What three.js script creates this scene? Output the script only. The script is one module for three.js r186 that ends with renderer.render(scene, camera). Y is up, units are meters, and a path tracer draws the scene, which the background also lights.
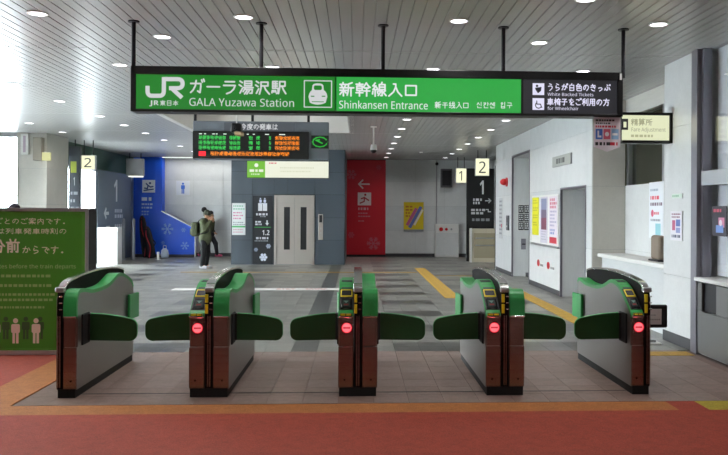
import * as THREE from 'three';
import { RoundedBoxGeometry } from 'three/addons/geometries/RoundedBoxGeometry.js';
import { mergeGeometries } from 'three/addons/utils/BufferGeometryUtils.js';
import { RectAreaLightUniformsLib } from 'three/addons/lights/RectAreaLightUniformsLib.js';

// ---------------------------------------------------------------- camera, sky, exposure
const scene = new THREE.Scene();
const camera = new THREE.PerspectiveCamera(32.92, 728 / 455, 0.05, 200);
camera.position.set(0, 1.6, 0);
camera.rotation.set(0, -0.04956, 0.005, 'YXZ');
camera.setViewOffset(728, 455, -31, 15.3, 728, 455);
const renderer = new THREE.WebGLRenderer();
renderer.toneMapping = THREE.LinearToneMapping;
renderer.toneMappingExposure = 1.0;
renderer.shadowMap.enabled = true;
RectAreaLightUniformsLib.init();
scene.background = new THREE.Color().setRGB(0.86, 0.95, 1.0);      // bright overcast winter sky
scene.backgroundIntensity = 24;
const LAMP = 4.6;                                                  // candela scale of one ceiling downlight

// ---------------------------------------------------------------- helpers
let seed = 7;
const rnd = () => { seed = (seed * 1664525 + 1013904223) >>> 0; return seed / 4294967296; };
const used = {};
function numbered(n) { used[n] = (used[n] ?? -1) + 1; return used[n] ? n + '_' + String(used[n]).padStart(3, '0') : n; }
function tag(o, label, category, group, kind) {
  if (label) o.userData.label = label;
  if (category) o.userData.category = category;
  if (group) o.userData.group = group;
  if (kind) o.userData.kind = kind;
  return o;
}
function thing(name, label, category, [x, y, z] = [0, 0, 0], group) {
  const g = new THREE.Group(); g.name = numbered(name); g.position.set(x, y, z); scene.add(g);
  return tag(g, label, category, group);
}
function part(name, geo, mat, parent, label) {
  const g = Array.isArray(geo) ? merge(geo) : geo;
  const m = new THREE.Mesh(g, mat); m.name = name; m.castShadow = m.receiveShadow = true; parent.add(m);
  if (label) m.userData.label = label;
  return m;
}
function struct(name, label, geo, mat) {
  const m = part(name, geo, mat, scene); m.name = numbered(name); return tag(m, label, null, null, 'structure');
}
function structGroup(name, label) { const g = new THREE.Group(); g.name = numbered(name); scene.add(g); return tag(g, label, null, null, 'structure'); }
function merge(list) { return mergeGeometries(list.map((g) => { const h = g.index ? g.toNonIndexed() : g.clone(); for (const k of Object.keys(h.attributes)) if (!['position', 'normal', 'uv'].includes(k)) h.deleteAttribute(k); return h; })); }
// box between two corners
const bx = (x0, x1, y0, y1, z0, z1) => new THREE.BoxGeometry(Math.abs(x1 - x0), Math.abs(y1 - y0), Math.abs(z1 - z0)).translate((x0 + x1) / 2, (y0 + y1) / 2, (z0 + z1) / 2);
const rb = (x0, x1, y0, y1, z0, z1, r = 0.01, s = 2) => new RoundedBoxGeometry(Math.abs(x1 - x0), Math.abs(y1 - y0), Math.abs(z1 - z0), s, r).translate((x0 + x1) / 2, (y0 + y1) / 2, (z0 + z1) / 2);
const cyl = (r, h, x, y, z, n = 20, r2 = r) => new THREE.CylinderGeometry(r2, r, h, n).translate(x, y, z);
function tube(pts, r, n = 24, rs = 8) { return new THREE.TubeGeometry(new THREE.CatmullRomCurve3(pts.map((p) => new THREE.Vector3(...p))), n, r, rs); }
// extrude a side profile given as (distance behind the front, height) across x0..x1
function prism(prof, x0, x1, bevel = 0) {
  const s = new THREE.Shape(prof.map(([a, b]) => new THREE.Vector2(a, b)));
  const g = new THREE.ExtrudeGeometry(s, { depth: x1 - x0 - 2 * bevel, bevelEnabled: bevel > 0, bevelThickness: bevel, bevelSize: bevel, bevelSegments: 2, bevelOffset: -bevel });
  return g.rotateY(Math.PI / 2).translate(x0 + bevel, 0, 0);
}
// flat printed plane of w x h, facing +z, centred
const sheet = (w, h) => new THREE.PlaneGeometry(w, h);

// ---------------------------------------------------------------- materials
const C = (hex) => new THREE.Color(hex);
const std = (color, roughness = 0.6, metalness = 0, extra = {}) => new THREE.MeshStandardMaterial({ color, roughness, metalness, ...extra });
function noiseTex(w, h, fn, srgb) {
  const d = new Uint8Array(w * h * 4);
  for (let y = 0; y < h; y++) for (let x = 0; x < w; x++) { const c = fn(x, y), i = (y * w + x) * 4; d[i] = c[0]; d[i + 1] = c[1]; d[i + 2] = c[2]; d[i + 3] = 255; }
  const t = new THREE.DataTexture(d, w, h); t.wrapS = t.wrapT = THREE.RepeatWrapping; t.magFilter = THREE.LinearFilter; t.needsUpdate = true;
  if (srgb) t.colorSpace = THREE.SRGBColorSpace;
  return t;
}
const blotch = (() => { const n = 32, g = Array.from({ length: n * n }, rnd), f = (x, y) => g[((y % n + n) % n) * n + ((x % n + n) % n)];
  return (x, y) => { const ix = Math.floor(x), iy = Math.floor(y), s = x - ix, t = y - iy, a = s * s * (3 - 2 * s), b = t * t * (3 - 2 * t);
    return (f(ix, iy) * (1 - a) + f(ix + 1, iy) * a) * (1 - b) + (f(ix, iy + 1) * (1 - a) + f(ix + 1, iy + 1) * a) * b; }; })();
const speckle = (amp, big, S = 256) => noiseTex(S, S, (x, y) => { const v = 255 - amp * rnd() - big * blotch(x / 16, y / 16) * 0.6 - big * 0.4 * blotch(x / 4, y / 4); return [v, v, v]; }, true);
const carpetTex = speckle(70, 30); carpetTex.repeat.set(1.2, 1.2);
const carpetBump = noiseTex(128, 128, () => { const v = 255 * rnd(); return [v, v, v]; }); carpetBump.repeat.set(3, 3);
const stoneTex = speckle(40, 36); stoneTex.repeat.set(1.3, 1.3);
const wallTex = speckle(6, 10); wallTex.repeat.set(0.5, 0.5);
const brushed = noiseTex(64, 512, (() => { const rows = Array.from({ length: 512 }, () => 228 + 22 * rnd()); return (x, y) => { const v = rows[y] - 10 * rnd(); return [v, v, v]; }; })(), false);
brushed.repeat.set(1, 5);
// uv in metres for a geometry, from the dominant face direction
function metres(geo) {
  const g = geo.index ? geo.toNonIndexed() : geo, p = g.attributes.position, n = g.attributes.normal, uv = new Float32Array(p.count * 2);
  for (let i = 0; i < p.count; i++) {
    const ax = Math.abs(n.getX(i)), ay = Math.abs(n.getY(i)), az = Math.abs(n.getZ(i));
    const [u, v] = ay >= ax && ay >= az ? [p.getX(i), p.getZ(i)] : ax >= az ? [p.getZ(i), p.getY(i)] : [p.getX(i), p.getY(i)];
    uv[2 * i] = u; uv[2 * i + 1] = v;
  }
  g.setAttribute('uv', new THREE.BufferAttribute(uv, 2)); return g;
}
const M = {
  ceilPaint: std(C('#c4c5c3'), 0.27), coffer: std(C('#cfcdc8'), 0.7),
  white: std(C('#dcdedd'), 0.42, 0, { map: wallTex }), whiteB: std(C('#d5d8d8'), 0.42, 0, { map: wallTex }), wallBack: std(C('#a8a9a8'), 0.8),
  shellWhite: std(C('#cfcfcb'), 0.7, 0, { map: wallTex }), cream: std(C('#d2cfc6'), 0.5, 0, { map: wallTex }),
  slate: std(C('#49525a'), 0.38), slateB: std(C('#454e56'), 0.4), slateBack: std(C('#2c3237'), 0.8), black: std(C('#0c0d0e'), 0.45), blackMatte: std(C('#141415'), 0.8),
  redPanel: std(C('#b4061f'), 0.35), bluePanel: std(C('#1a5ce4'), 0.4), darkGreen: std(C('#1d4a34'), 0.5),
  base: std(C('#3e3e41'), 0.5), steel: std(C('#928e8a'), 0.42, 1, { roughnessMap: brushed }), steelFront: std(C('#8d827c'), 0.3, 1, { roughnessMap: brushed }),
  steelDoor: std(C('#ddd6ce'), 0.38, 1, { roughnessMap: brushed }), chrome: std(C('#e4e4e4'), 0.16, 1), mullion: std(C('#8c8a91'), 0.35, 0.8), darkMetal: std(C('#2a2a2d'), 0.45, 0.6),
  counterSteel: std(C('#7b7a79'), 0.42, 1, { roughnessMap: brushed }), alu: std(C('#b4b6b8'), 0.35, 0.9), rubber: std(C('#0d0d0d'), 0.7), gateGreen: std(C('#2f9a4c'), 0.35), flapShade: std(C('#0b421b'), 0.4), flapLit: std(C('#2aa04a'), 0.45),  // flap greens: shade painted into the face, overhead light into the rim
  yellow: std(C('#e7d21c'), 0.5), yellowTile: std(C('#d8ab3c'), 0.7, 0, { map: stoneTex }), finDark: new THREE.MeshPhysicalMaterial({ color: C('#151212'), roughness: 0.7, specularIntensity: 0.25 }),
  carpetRed: std(C('#bb4d36'), 0.95, 0, { map: carpetTex, bumpMap: carpetBump, bumpScale: 0.003 }), carpetOrange: std(C('#cb8040'), 0.95, 0, { map: carpetTex, bumpMap: carpetBump, bumpScale: 0.003 }),
  carpetYellow: std(C('#cdb93e'), 0.95, 0, { map: carpetTex, bumpMap: carpetBump, bumpScale: 0.003 }),
  paveA: std(C('#9a8277'), 0.5, 0, { map: stoneTex }), paveB: std(C('#977f75'), 0.52, 0, { map: stoneTex }), paveC: std(C('#9d857a'), 0.48, 0, { map: stoneTex }), grout: std(C('#84716a'), 0.9),
  tileA: std(C('#96968f'), 0.33, 0, { map: stoneTex }), tileB: std(C('#90918b'), 0.35, 0, { map: stoneTex }), tileC: std(C('#9b9b94'), 0.31, 0, { map: stoneTex }), tileDark: std(C('#565753'), 0.3, 0, { map: stoneTex }),
  snow: std(C('#f2f5f8'), 0.9), beige: std(C('#c9c0a8'), 0.5), plastic: std(C('#e3e3df'), 0.4), grey: std(C('#9a9b9d'), 0.5), redPlastic: std(C('#c8141e'), 0.35),
  glass: new THREE.MeshPhysicalMaterial({ color: 0xffffff, roughness: 0.02, transmission: 1, thickness: 0 }),
  officeGlass: new THREE.MeshPhysicalMaterial({ color: 0xdfe6dc, roughness: 0.03, transmission: 1, thickness: 0 }), blind: std(C('#dfe3ea'), 0.8),
};
const glow = (r, g, b, k = 1) => new THREE.MeshStandardMaterial({ color: 0x050505, roughness: 0.5, emissive: new THREE.Color().setRGB(r, g, b), emissiveIntensity: k });

// ---------------------------------------------------------------- hand-drawn stroke lettering (20 x 20 grid), for scripts the fonts do not hold
const W3 = '2 2 5 4|1 7 4 9|2 18 5 12|';
const ST = {
  'ガ': '2 6 15 6 15 10 14 18 11 16|9 2 8 9 5 15 2 18|16 1 17 4|18.5 0 19.5 3', 'ー': '2 10 18 10', 'ラ': '4 3 16 3|2 8 17 8 15 13 11 17 6 19',
  '湯': W3 + '8 2 17 2 17 8 8 8 8 2|8 5 17 5|6 10.5 19 10.5|9 11 6 16|8.5 13 18 13 17.5 18 15 18|12 13 8 19|15 13 11 19', '沢': W3 + '8 3 17 3 17 8 8 8|8 3 8 11 6 19|12 8 14 13 19 19',
  '駅': '2 2 2 11 9 11 9 17 7 18|2 2 8 2|2 5 8 5|2 8 8 8|5.5 2 5.5 11|1.5 14 1 17|3.5 14 3.5 16|5.5 14 6 16|11 2 18 2 18 8 11 8|11 2 11 10 9.5 18|14 8 16 13 19 18',
  '新': '5 1 5 3|1 3.5 10 3.5|3 5 4 7|8 5 7 7|1 8 10 8|1 11.5 10 11.5|5.5 8 5.5 19|5 12 1 17|6 12 9 15|17 1 12 3|12 3 12 12 10.5 18|12 8 19 8|15.5 8 15.5 19',
  '幹': '5.5 1 5.5 5|1 3 10 3|2 5.5 9 5.5 9 11.5 2 11.5 2 5.5|2 8.5 9 8.5|1 14.5 10 14.5|5.5 11.5 5.5 19|14.5 1 12 5 10.5 7|14.5 1 17 5 19.5 7|12 8 17.5 8|11 12 19 12|15 8 15 19',
  '線': '5 1 2 5 6 5 2 10 8 10|7 7 8.5 10|5 10 5 19|2 12.5 1.5 16|8 12.5 8.5 15|14 0 13 3|10.5 3 18 3 18 10 10.5 10 10.5 3|10.5 6.5 18 6.5|14.3 10 14.3 18 12.5 18|9.5 12 13 12 9 18|18.5 11.5 15 14|14.5 12 19.5 18',
  '入': '8 2 11 2 11 6 8 13 2 18.5|11 6 14 13 19 18.5', '口': '3 4 17 4 17 17 3 17 3 4', '干': '4 4 16 4|2 10 18 10|10 4 10 19',
  '线': '5 1 2 6 6 6 2 12 8 11|2 17 8 15|9.5 6 18 5|9.5 11 19 9|12 1 13 11 16 18 19 18 19 15|18 11 14 16 9 19|15.5 1 17 3',
  '東': '2 4 18 4|4.5 7 15.5 7 15.5 13 4.5 13 4.5 7|4.5 10 15.5 10|10 1 10 19|9.5 13 2 18|10.5 13 18 18', '日': '4 2 16 2 16 18 4 18 4 2|4 10 16 10', '本': '2 6 18 6|10 1 10 19|9.5 6 2 15|10.5 6 18 15|6 14 14 14',
  '車': '3 4 17 4|4 7 16 7 16 13 4 13 4 7|4 10 16 10|1 16 19 16|10 1 10 19', '椅': '1 6 8 6|4.5 1 4.5 19|4.5 7 1 13|5 8 8 11|9 4 19 4|14 1 10 8|14 3 18 8|9 9 19.5 9|10 12 15 12 15 16 10 16 10 12|17.5 9 17.5 19 15.5 18.5',
  '子': '4 3 16 3 10 7.5|10 7.5 10 18.5 7 18|2 10 18 10', 'を': '3 5 15 5|10 1 5 11|5 11 8 9 11 11 11 15|17 9 9 13 7 16 10 18.5 17 18', 'ご': '4 4 10 3.5 14 5 11 7|3 13 5 17 10 18 16 17|15 1 16.5 4|18 0 19.5 3',
  '利': '9 1 3 3.5|1 7 11 7|6 3 6 19|6 7 1 15|6 8 10.5 13|13 3 13 14|18 1 18 18.5 15 18', '用': '4 2 17 2 17 18.5 14 18.5|4 2 4 12 1.5 19|4 7.5 17 7.5|4 12.5 17 12.5|10.5 2 10.5 19',
  'の': '10 4 8 13 4 16 2 11 5 5 11 3 17 6 18 12 12 18', '方': '10 1 10 4|1.5 4.5 18.5 4.5|8.5 4.5 7 13 2 19|8 9 16 9 15 18.5 12 18', 'う': '7 1 13 3|4 8 12 6 16 9 14 15 8 19', 'ら': '7 1 13 3.5|6 6 4 13 11 10 16 13 13 17 6 19',
  'が': '2 7 12 6 13 10 11 17 8 16|8 2 6 10 2 17|14 5 17 11|15.5 1 17 4|18.5 0 19.5 3', '白': '10 0 8 4|4 4 16 4 16 18 4 18 4 4|4 11 16 11', '色': '8 0 6 3 2 6|6 3 14 3 12 7|4 7 17 7 17 12 4 12|10.5 7 10.5 12|4 7 4 17 6 18.5 17 18.5 18 15',
  'き': '4 5 16 4|3 9 17 8|8 1 13 11 15 13|5 14 6 18 14 18.5', 'っ': '5 11 13 9 16 12 14 16 8 18.5', 'ぷ': '9 2 12 4|9 7 12 10 11 16 7 17 6 14|4 11 2 16|15 9 18 15|16 2 18 1 19 3 17 4 16 2',
  '精': '4.5 1 4.5 19|1 3 2 6|8 2 7 6|1 8 9 8|4.5 9 1 15|5 10 8 13|10 3 19 3|14.5 1 14.5 8|11 5.5 18 5.5|10 8 19.5 8|11.5 10.5 18 10.5 18 18.5 16 18.5|11.5 10.5 11.5 19|11.5 13 18 13|11.5 15.5 18 15.5',
  '算': '5 0 2 4|4 2 9 2|14 0 11 4|13 2 19 2|4 5 16 5 16 12 4 12 4 5|4 7.5 16 7.5|4 9.7 16 9.7|1 14.5 19 14.5|7 12 7 15 3 19|13 12 13 19', '所': '1 3 10 3|2.5 6 9 6 9 10.5 2.5 10.5|2.5 6 2.5 12 1 18|18 1 12 3|12 3 12 11 10 18|12 8 19 8|15.5 8 15.5 19',
  '今': '10 1 2 9|10 1 18 9|6 8 14 8|4 12 15 12 10 19', '度': '10.5 0 10.5 3|3 3 19 3|3 3 3 12 1 19|5 6 19 6|8 4 8 10 15 10 15 4|6 12 16 12 11 17 5 19|8 12 12 17 19 19',
  '発': '3 3 9 3 6 7 1 10|3 5 5 7|11 1 13 5 19 10|17 1 14 4|19 4 15 7|5 9 15 9|2 13 18 13|8 9 8 14 3 19|12 9 12 17 14 18.5 18 18.5 18 16', 'は': '4 2 3 10 4 18|9 6 18 6|14 2 14 15 11 18 8 16 11 13 18 17',
  '案': '10 0 10 2|2 5 2 2.5 18 2.5 18 5|9 3 6 9 13 12|2 6.5 18 6.5|13 6.5 10 11 4 12|1 13.5 19 13.5|10 11 10 19|9 14 2 18.5|11 14 18 18.5', '内': '3 5 17 5 17 18.5 14 18.5|3 5 3 19|10 1 10 8 5 14|10 8 15 14',
  '列': '1 3 11 3|6 3 4 9 1 12|4.5 7 10 7 8 13 2 19|4 10 7 12|13.5 4 13.5 14|18 1 18 18.5 15 18', '時': '1.5 4 7 4 7 16 1.5 16 1.5 4|1.5 10 7 10|9 4 19 4|14 1 14 8|8.5 8 19.5 8|8.5 12 19.5 12|16.5 8 16.5 18.5 14 18|11 14 12.5 16',
  '刻': '6 0 6 3|1 3 11 3|6 3 3 8 8 8 1 14|9 9 2 18|7 13 11 18|13.5 4 13.5 14|18 1 18 18.5 15 18', '分': '7 1 5 6 1 10|13 1 15 6 19 10|4 10 15 10 14 18.5 11 18|9 10 8 15 3 19',
  '前': '6 0 7 3|14 0 13 3|1 4.5 19 4.5|3 7 9 7 9 18.5 7 18|3 7 3 19|3 10.5 9 10.5|3 14 9 14|12.5 8 12.5 15|17 7 17 18.5 14.5 18', 'と': '7 2 9 9|15 6 6 11 4 15 8 18 16 18', 'で': '3 4 17 3 10 9 9 14 15 18|14 8 15.5 11|17 7 18.5 10',
  'か': '2 7 12 6 13 10 11 17 8 16|8 2 6 10 2 17|15 5 18 11', 'す': '2 5 18 5|11 1 11 12 8 13 7 10 10 9 11 13 7 19', '。': '4 16 6 14 8 16 6 18 4 16',
  '신': '6 2 2 9|6 4 10 9|15 1 15 12|4 13 4 18 16 18', '칸': '2 3 9 3 8 7 2 11|3 6.5 8.5 6.5|15 1 15 12|15 6 18 6|4 13 4 18 16 18', '센': '5 2 1 9|5 4 9 9|12 2 12 12|9 6 12 6|16 1 16 13|4 13 4 18 16 18', '입': '6 2 3 5 6 9 9 5 6 2|15 1 15 10|4 11 4 19 15 19 15 11|4 15 15 15', '구': '4 3 15 3 15 8|2 11 18 11|10 11 10 19',
};
const KANA = 'をごのうらがきっぷはとでかす。';
function jp(c, str, x, y, w, h, color, weight = 0.1) {      // text laid into the box x, y, w, h
  c.strokeStyle = c.fillStyle = color; c.lineCap = 'round'; c.lineJoin = 'round';
  const n = [...str].length, cw = w / n, gw = cw * 0.94;
  [...str].forEach((ch, i) => {
    if (!ST[ch]) return;
    c.lineWidth = h * weight;
    for (const s of ST[ch].split('|')) {
      const v = s.split(' ').map(Number), P = []; for (let k = 0; k < v.length; k += 2) P.push([x + i * cw + v[k] / 20 * gw, y + v[k + 1] / 20 * h]);
      c.beginPath(); c.moveTo(...P[0]);
      if (KANA.includes(ch) && P.length > 2) { for (let k = 1; k < P.length - 1; k++) { const last = k === P.length - 2; c.quadraticCurveTo(...P[k], ...(last ? P[k + 1] : [(P[k][0] + P[k + 1][0]) / 2, (P[k][1] + P[k + 1][1]) / 2])); } }
      else for (const p of P.slice(1)) c.lineTo(...p);
      c.stroke();
    }
  });
}
function en(c, str, x, y, w, h, color, bold = '') { c.fillStyle = color; c.font = `${bold} ${h}px sans-serif`; c.textBaseline = 'alphabetic'; const k = w / c.measureText(str).width; c.save(); c.translate(x, y + h * 0.78); c.scale(k, 1); c.fillText(str, 0, 0); c.restore(); }
const lines = (c, x, y, w, n, dy, h, color) => { c.fillStyle = color; for (let i = 0; i < n; i++) for (let p = 0; p < w * (0.75 + 0.25 * rnd());) { const q = h * (0.5 + rnd() * 1.3); c.fillRect(x + p, y + i * dy, q, h); p += q + h * 0.45; } };
function canvas(w, h, draw) { const cv = document.createElement('canvas'); cv.width = w; cv.height = h; draw(cv.getContext('2d'), w, h); const t = new THREE.CanvasTexture(cv); t.colorSpace = THREE.SRGBColorSpace; return t; }
const printed = (w, h, draw, rough = 0.5) => std(0xffffff, rough, 0, { map: canvas(w, h, draw) });
const backlit = (w, h, draw, k = 1) => new THREE.MeshStandardMaterial({ color: 0x0a0a0a, roughness: 0.35, emissive: 0xffffff, emissiveMap: canvas(w, h, draw), emissiveIntensity: k });
function person2d(c, x, y, s, color) { c.fillStyle = color; c.beginPath(); c.arc(x, y + s * 0.1, s * 0.1, 0, 7); c.fill(); c.beginPath(); c.roundRect(x - s * 0.17, y + s * 0.23, s * 0.34, s * 0.36, s * 0.07); c.fill(); c.fillRect(x - s * 0.12, y + s * 0.4, s * 0.1, s * 0.6); c.fillRect(x + s * 0.02, y + s * 0.4, s * 0.1, s * 0.6); }
function flake(c, x, y, r, color, lw) { c.strokeStyle = color; c.lineWidth = lw; c.lineCap = 'round'; for (let k = 0; k < 6; k++) { const a = k * Math.PI / 3, dx = Math.cos(a), dy = Math.sin(a); c.beginPath(); c.moveTo(x, y); c.lineTo(x + dx * r, y + dy * r); c.stroke(); for (const q of [0.45, 0.72]) for (const s of [-1, 1]) { const b = a + s * 0.9; c.beginPath(); c.moveTo(x + dx * r * q, y + dy * r * q); c.lineTo(x + dx * r * q + Math.cos(b) * r * 0.3, y + dy * r * q + Math.sin(b) * r * 0.3); c.stroke(); } } }
function arrow(c, x, y, s, dir, color, lw) { c.strokeStyle = color; c.lineWidth = lw; c.lineCap = 'butt'; c.lineJoin = 'miter'; c.beginPath(); c.moveTo(x - s * dir * -1, y); c.lineTo(x + s * dir * 1, y); c.moveTo(x - s, y); c.lineTo(x + s, y); const t = x + dir * s; c.moveTo(t - dir * s * 0.8, y - s * 0.8); c.lineTo(t, y); c.lineTo(t - dir * s * 0.8, y + s * 0.8); c.stroke(); }

// ================================================================ SETTING
const CH = 3.48, RW = 3.9, FARZ = -27.6;
// ---- floor: slab, paving at the gates, concourse tiles
{
  const floor = structGroup('floor', 'tiled station floor, brownish paving at the gates and grey tiles with dark bands behind');
  part('slab', bx(-9.2, 6.5, -0.3, -0.012, 3.2, -28.2), M.grout, floor);
  const T = 0.3, J = 0.0025;
  const geo = metres(new THREE.BoxGeometry(T - J, 0.012, T - J).translate(0, -0.006, 0));
  const variants = [0, 1, 2, 3].map((k) => { const g = geo.clone(), u = g.attributes.uv; for (let i = 0; i < u.count; i++) u.setXY(i, u.getX(i) + k * 0.37, u.getY(i) + k * 0.21); return g; });
  const pave = [M.paveA, M.paveB, M.paveC], tiles = [M.tileA, M.tileB, M.tileC];
  for (let i = 0; i < 22; i++) for (let j = 0; j < 8; j++) {
    const x = -2.85 + T * i + T / 2, z = -6.45 - T * j - T / 2;
    const m = part('tile', variants[(i * 5 + j * 3) % 4], pave[Math.floor(rnd() * 3)], floor); m.position.set(x, 0, z);
  }
  const rest = new Map();
  let built = 0;
  for (let j = 0; j < 64; j++) for (let i = 0; i < 46; i++) {
    const x = -8.85 + T * i + T / 2, z = -8.85 - T * j - T / 2;
    if (x > 4.7 || z < -28) continue;
    const row = j % 5, cx = x, band = (row === 0 || row === 1) && ((cx > 0.45 && cx < 1.35) || (cx > 1.95 && cx < 3.15) || (cx > -3.15 && cx < -1.95) || (cx > -5.85 && cx < -4.95));
    const strip = cx > -0.75 && cx < -0.45;
    const mat = band || strip ? M.tileDark : tiles[Math.floor(rnd() * 3)];
    if (built < 122 && Math.abs(x) < 2.7) { built++; const m = part('tile', variants[(i * 5 + j * 3) % 4], mat, floor); m.position.set(x, 0, z); continue; }
    if (!rest.has(mat)) rest.set(mat, []);
    rest.get(mat).push(variants[(i * 5 + j * 3) % 4].clone().translate(x, 0, z));
  }
  for (const [mat, list] of rest) { const m = part('tiling', mergeGeometries(list), mat, floor); m.userData.kind = 'stuff'; }
  part('threshold', bx(-2.4, 2.45, -0.012, 0.0015, -6.84, -6.855), M.darkMetal, floor);
}
// ---- entrance carpet in front of the gates
{
  const g = thing('carpet', 'red entrance carpet with orange border strip before the ticket gates', 'carpet');
  const h = 0.008, c = (x0, x1, z0, z1) => metres(bx(x0, x1, 0, h, z0, z1));
  part('red_pile', merge([metres(bx(-9, 3.85, -0.012, h, 3, -6.12)), metres(bx(-9, -3.21, -0.012, h, -6.12, -8.95))]), M.carpetRed, g);
  part('orange_border', merge([metres(bx(-3.21, 2.62, -0.012, h, -6.12, -6.41)), metres(bx(-3.21, -2.81, -0.012, h, -6.41, -8.95))]), M.carpetOrange, g);
  part('red_inset', metres(bx(2.62, 2.87, -0.012, h, -6.12, -6.41)), M.carpetRed, g);
  part('yellow_border', metres(bx(2.87, 3.85, -0.012, h, -6.12, -6.41)), M.carpetYellow, g);
}
// ---- tactile and floor strips
function strip(name, label, x0, x1, z0, z1, mat, h = 0.005) {
  const g = thing(name, label, 'floor strip');
  const along = Math.abs(z1 - z0) > Math.abs(x1 - x0), L = along ? Math.abs(z1 - z0) : x1 - x0, n = Math.max(1, Math.round(L / 0.3));
  const a = along ? Math.max(z0, z1) : x0, s = L / n;
  const geo = along ? metres(rb(x0, x1, 0.0005, h, 0, -(s - 0.006), 0.002, 1)) : metres(rb(0, s - 0.006, 0.0005, h, z0, z1, 0.002, 1));
  for (let k = 0; k < n; k++) { const m = part('tactile_tile', geo, mat, g); if (along) m.position.z = a - s * k; else m.position.x = a + s * k; }
  return g;
}
strip('tactile_paving', 'broad yellow tactile strip leading from the gates towards the back wall', 1.65, 1.95, -14.3, -22.0, M.yellowTile);
strip('tactile_paving', 'yellow tactile strip beside the white wall with the posters', 3.14, 3.4, -11.0, -16.2, M.yellowTile);
strip('tactile_paving', 'thin yellow tactile line crossing the floor in front of the lift', -4.6, 1.62, -20.35, -20.5, M.yellowTile);
strip('tactile_paving', 'thin yellow line running right from the broad tactile strip', 1.98, 3.7, -19.3, -19.4, M.yellowTile);
strip('tactile_paving', 'short yellow strip between the end gate and the white column', 2.68, 3.82, -8.5, -8.74, M.yellowTile);
{
  const g = thing('floor_banner', 'long white floor tape with faint red and dark lettering behind the gates', 'floor tape');
  part('tape', bx(-3.75, 0.1, 0.0005, 0.003, -15.75, -16.2), M.plastic, g);
  const p = part('print', sheet(3.85, 0.4).rotateX(-Math.PI / 2).translate(-1.825, 0.0045, -15.975), printed(1024, 106, (c, w, h) => { c.fillStyle = '#e9e7e4'; c.fillRect(0, 0, w, h); lines(c, 560, 30, 110, 2, 28, 16, '#c96f66'); lines(c, 720, 30, 110, 2, 28, 16, '#c96f66'); lines(c, 380, 40, 40, 1, 20, 16, '#555'); }), g);
}

// ---- ceiling: backing slabs around the coffer, slats, coffer
const CO = { x0: -3.8, x1: -0.17, z0: -13.9, z1: -18.4 };
{
  const ceil = structGroup('ceiling', 'glossy grey slatted metal ceiling of the station hall');
  part('backing', merge([bx(-9.2, CO.x0, CH + 0.05, CH + 0.2, 3.2, -28.2), bx(CO.x1, 6.5, CH + 0.05, CH + 0.2, 3.2, -28.2), bx(CO.x0, CO.x1, CH + 0.05, CH + 0.2, 3.2, CO.z0), bx(CO.x0, CO.x1, CH + 0.05, CH + 0.2, CO.z1, -28.2), bx(-9.2, 6.5, CH, CH + 0.1, FARZ - 0.02, -28.2), bx(-9.2, -7.87, CH, CH + 0.1, -19.22, -28.2), bx(4.66, 6.5, CH, CH + 0.1, 3.2, -28.2)]), M.ceilPaint, ceil);
  const P = 0.113, w = P - 0.0065, rows = [[3, -0.05], [-0.05, -3.05], [-3.05, -6.05], [-6.05, -9.05], [-9.05, -12.05], [-12.05, -15.2], [-15.2, -18.4], [-18.4, -21.6], [-21.6, -24.8], [-24.8, FARZ]];
  const far = [];
  const slatGeo = (L) => { const s = new THREE.Shape([[-w / 2, 0.03], [-w / 2, 0.003], [-w / 2 + 0.003, 0], [w / 2 - 0.003, 0], [w / 2, 0.003], [w / 2, 0.03]].map((p) => new THREE.Vector2(...p))); return new THREE.ExtrudeGeometry(s, { depth: L, bevelEnabled: false }); };
  const short = slatGeo(CO.z0 * -1 - 12.066);
  rows.forEach(([a, b], r) => {
    const geo = slatGeo(a - b - 0.024);
    for (let i = -79; i < 43; i++) {
      const x = i * P;
      if (x > 4.6) continue;
      if (x + w / 2 > CO.x0 && x - w / 2 < CO.x1 && a <= -12 && b >= CO.z1 - 0.01) { if (a > -13) far.push(short.clone().translate(x, CH, CO.z0 + 0.004)); continue; }
      if ((r === 3 && x > -4.3 && x < RW + 0.1) || (r === 4 && x > -5.6 && x < RW + 0.1)) { const m = part('slat', geo, M.ceilPaint, ceil); m.position.set(x, CH, b + 0.012); }
      else far.push(geo.clone().translate(x, CH, b + 0.012));
    }
  });
  part('slats', mergeGeometries(far), M.ceilPaint, ceil).userData.kind = 'stuff';
  part('coffer_top', bx(CO.x0 - 0.2, CO.x1 + 0.2, CH + 0.75, CH + 0.9, CO.z0 + 0.2, CO.z1 - 0.2), M.coffer, ceil);
  part('coffer_end', merge([bx(CO.x0, CO.x1, CH, CH + 0.76, CO.z1 + 0.02, CO.z1 - 0.1), bx(CO.x0, CO.x1, CH, CH + 0.76, CO.z0 - 0.02, CO.z0 + 0.1)]), M.coffer, ceil, 'white upstand of the raised ceiling recess');
  part('coffer_side', merge([bx(CO.x0 - 0.1, CO.x0 + 0.02, CH, CH + 0.76, CO.z0 + 0.1, CO.z1 - 0.1), bx(CO.x1 - 0.02, CO.x1 + 0.1, CH, CH + 0.76, CO.z0 + 0.1, CO.z1 - 0.1)]), M.coffer, ceil);
}
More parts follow.
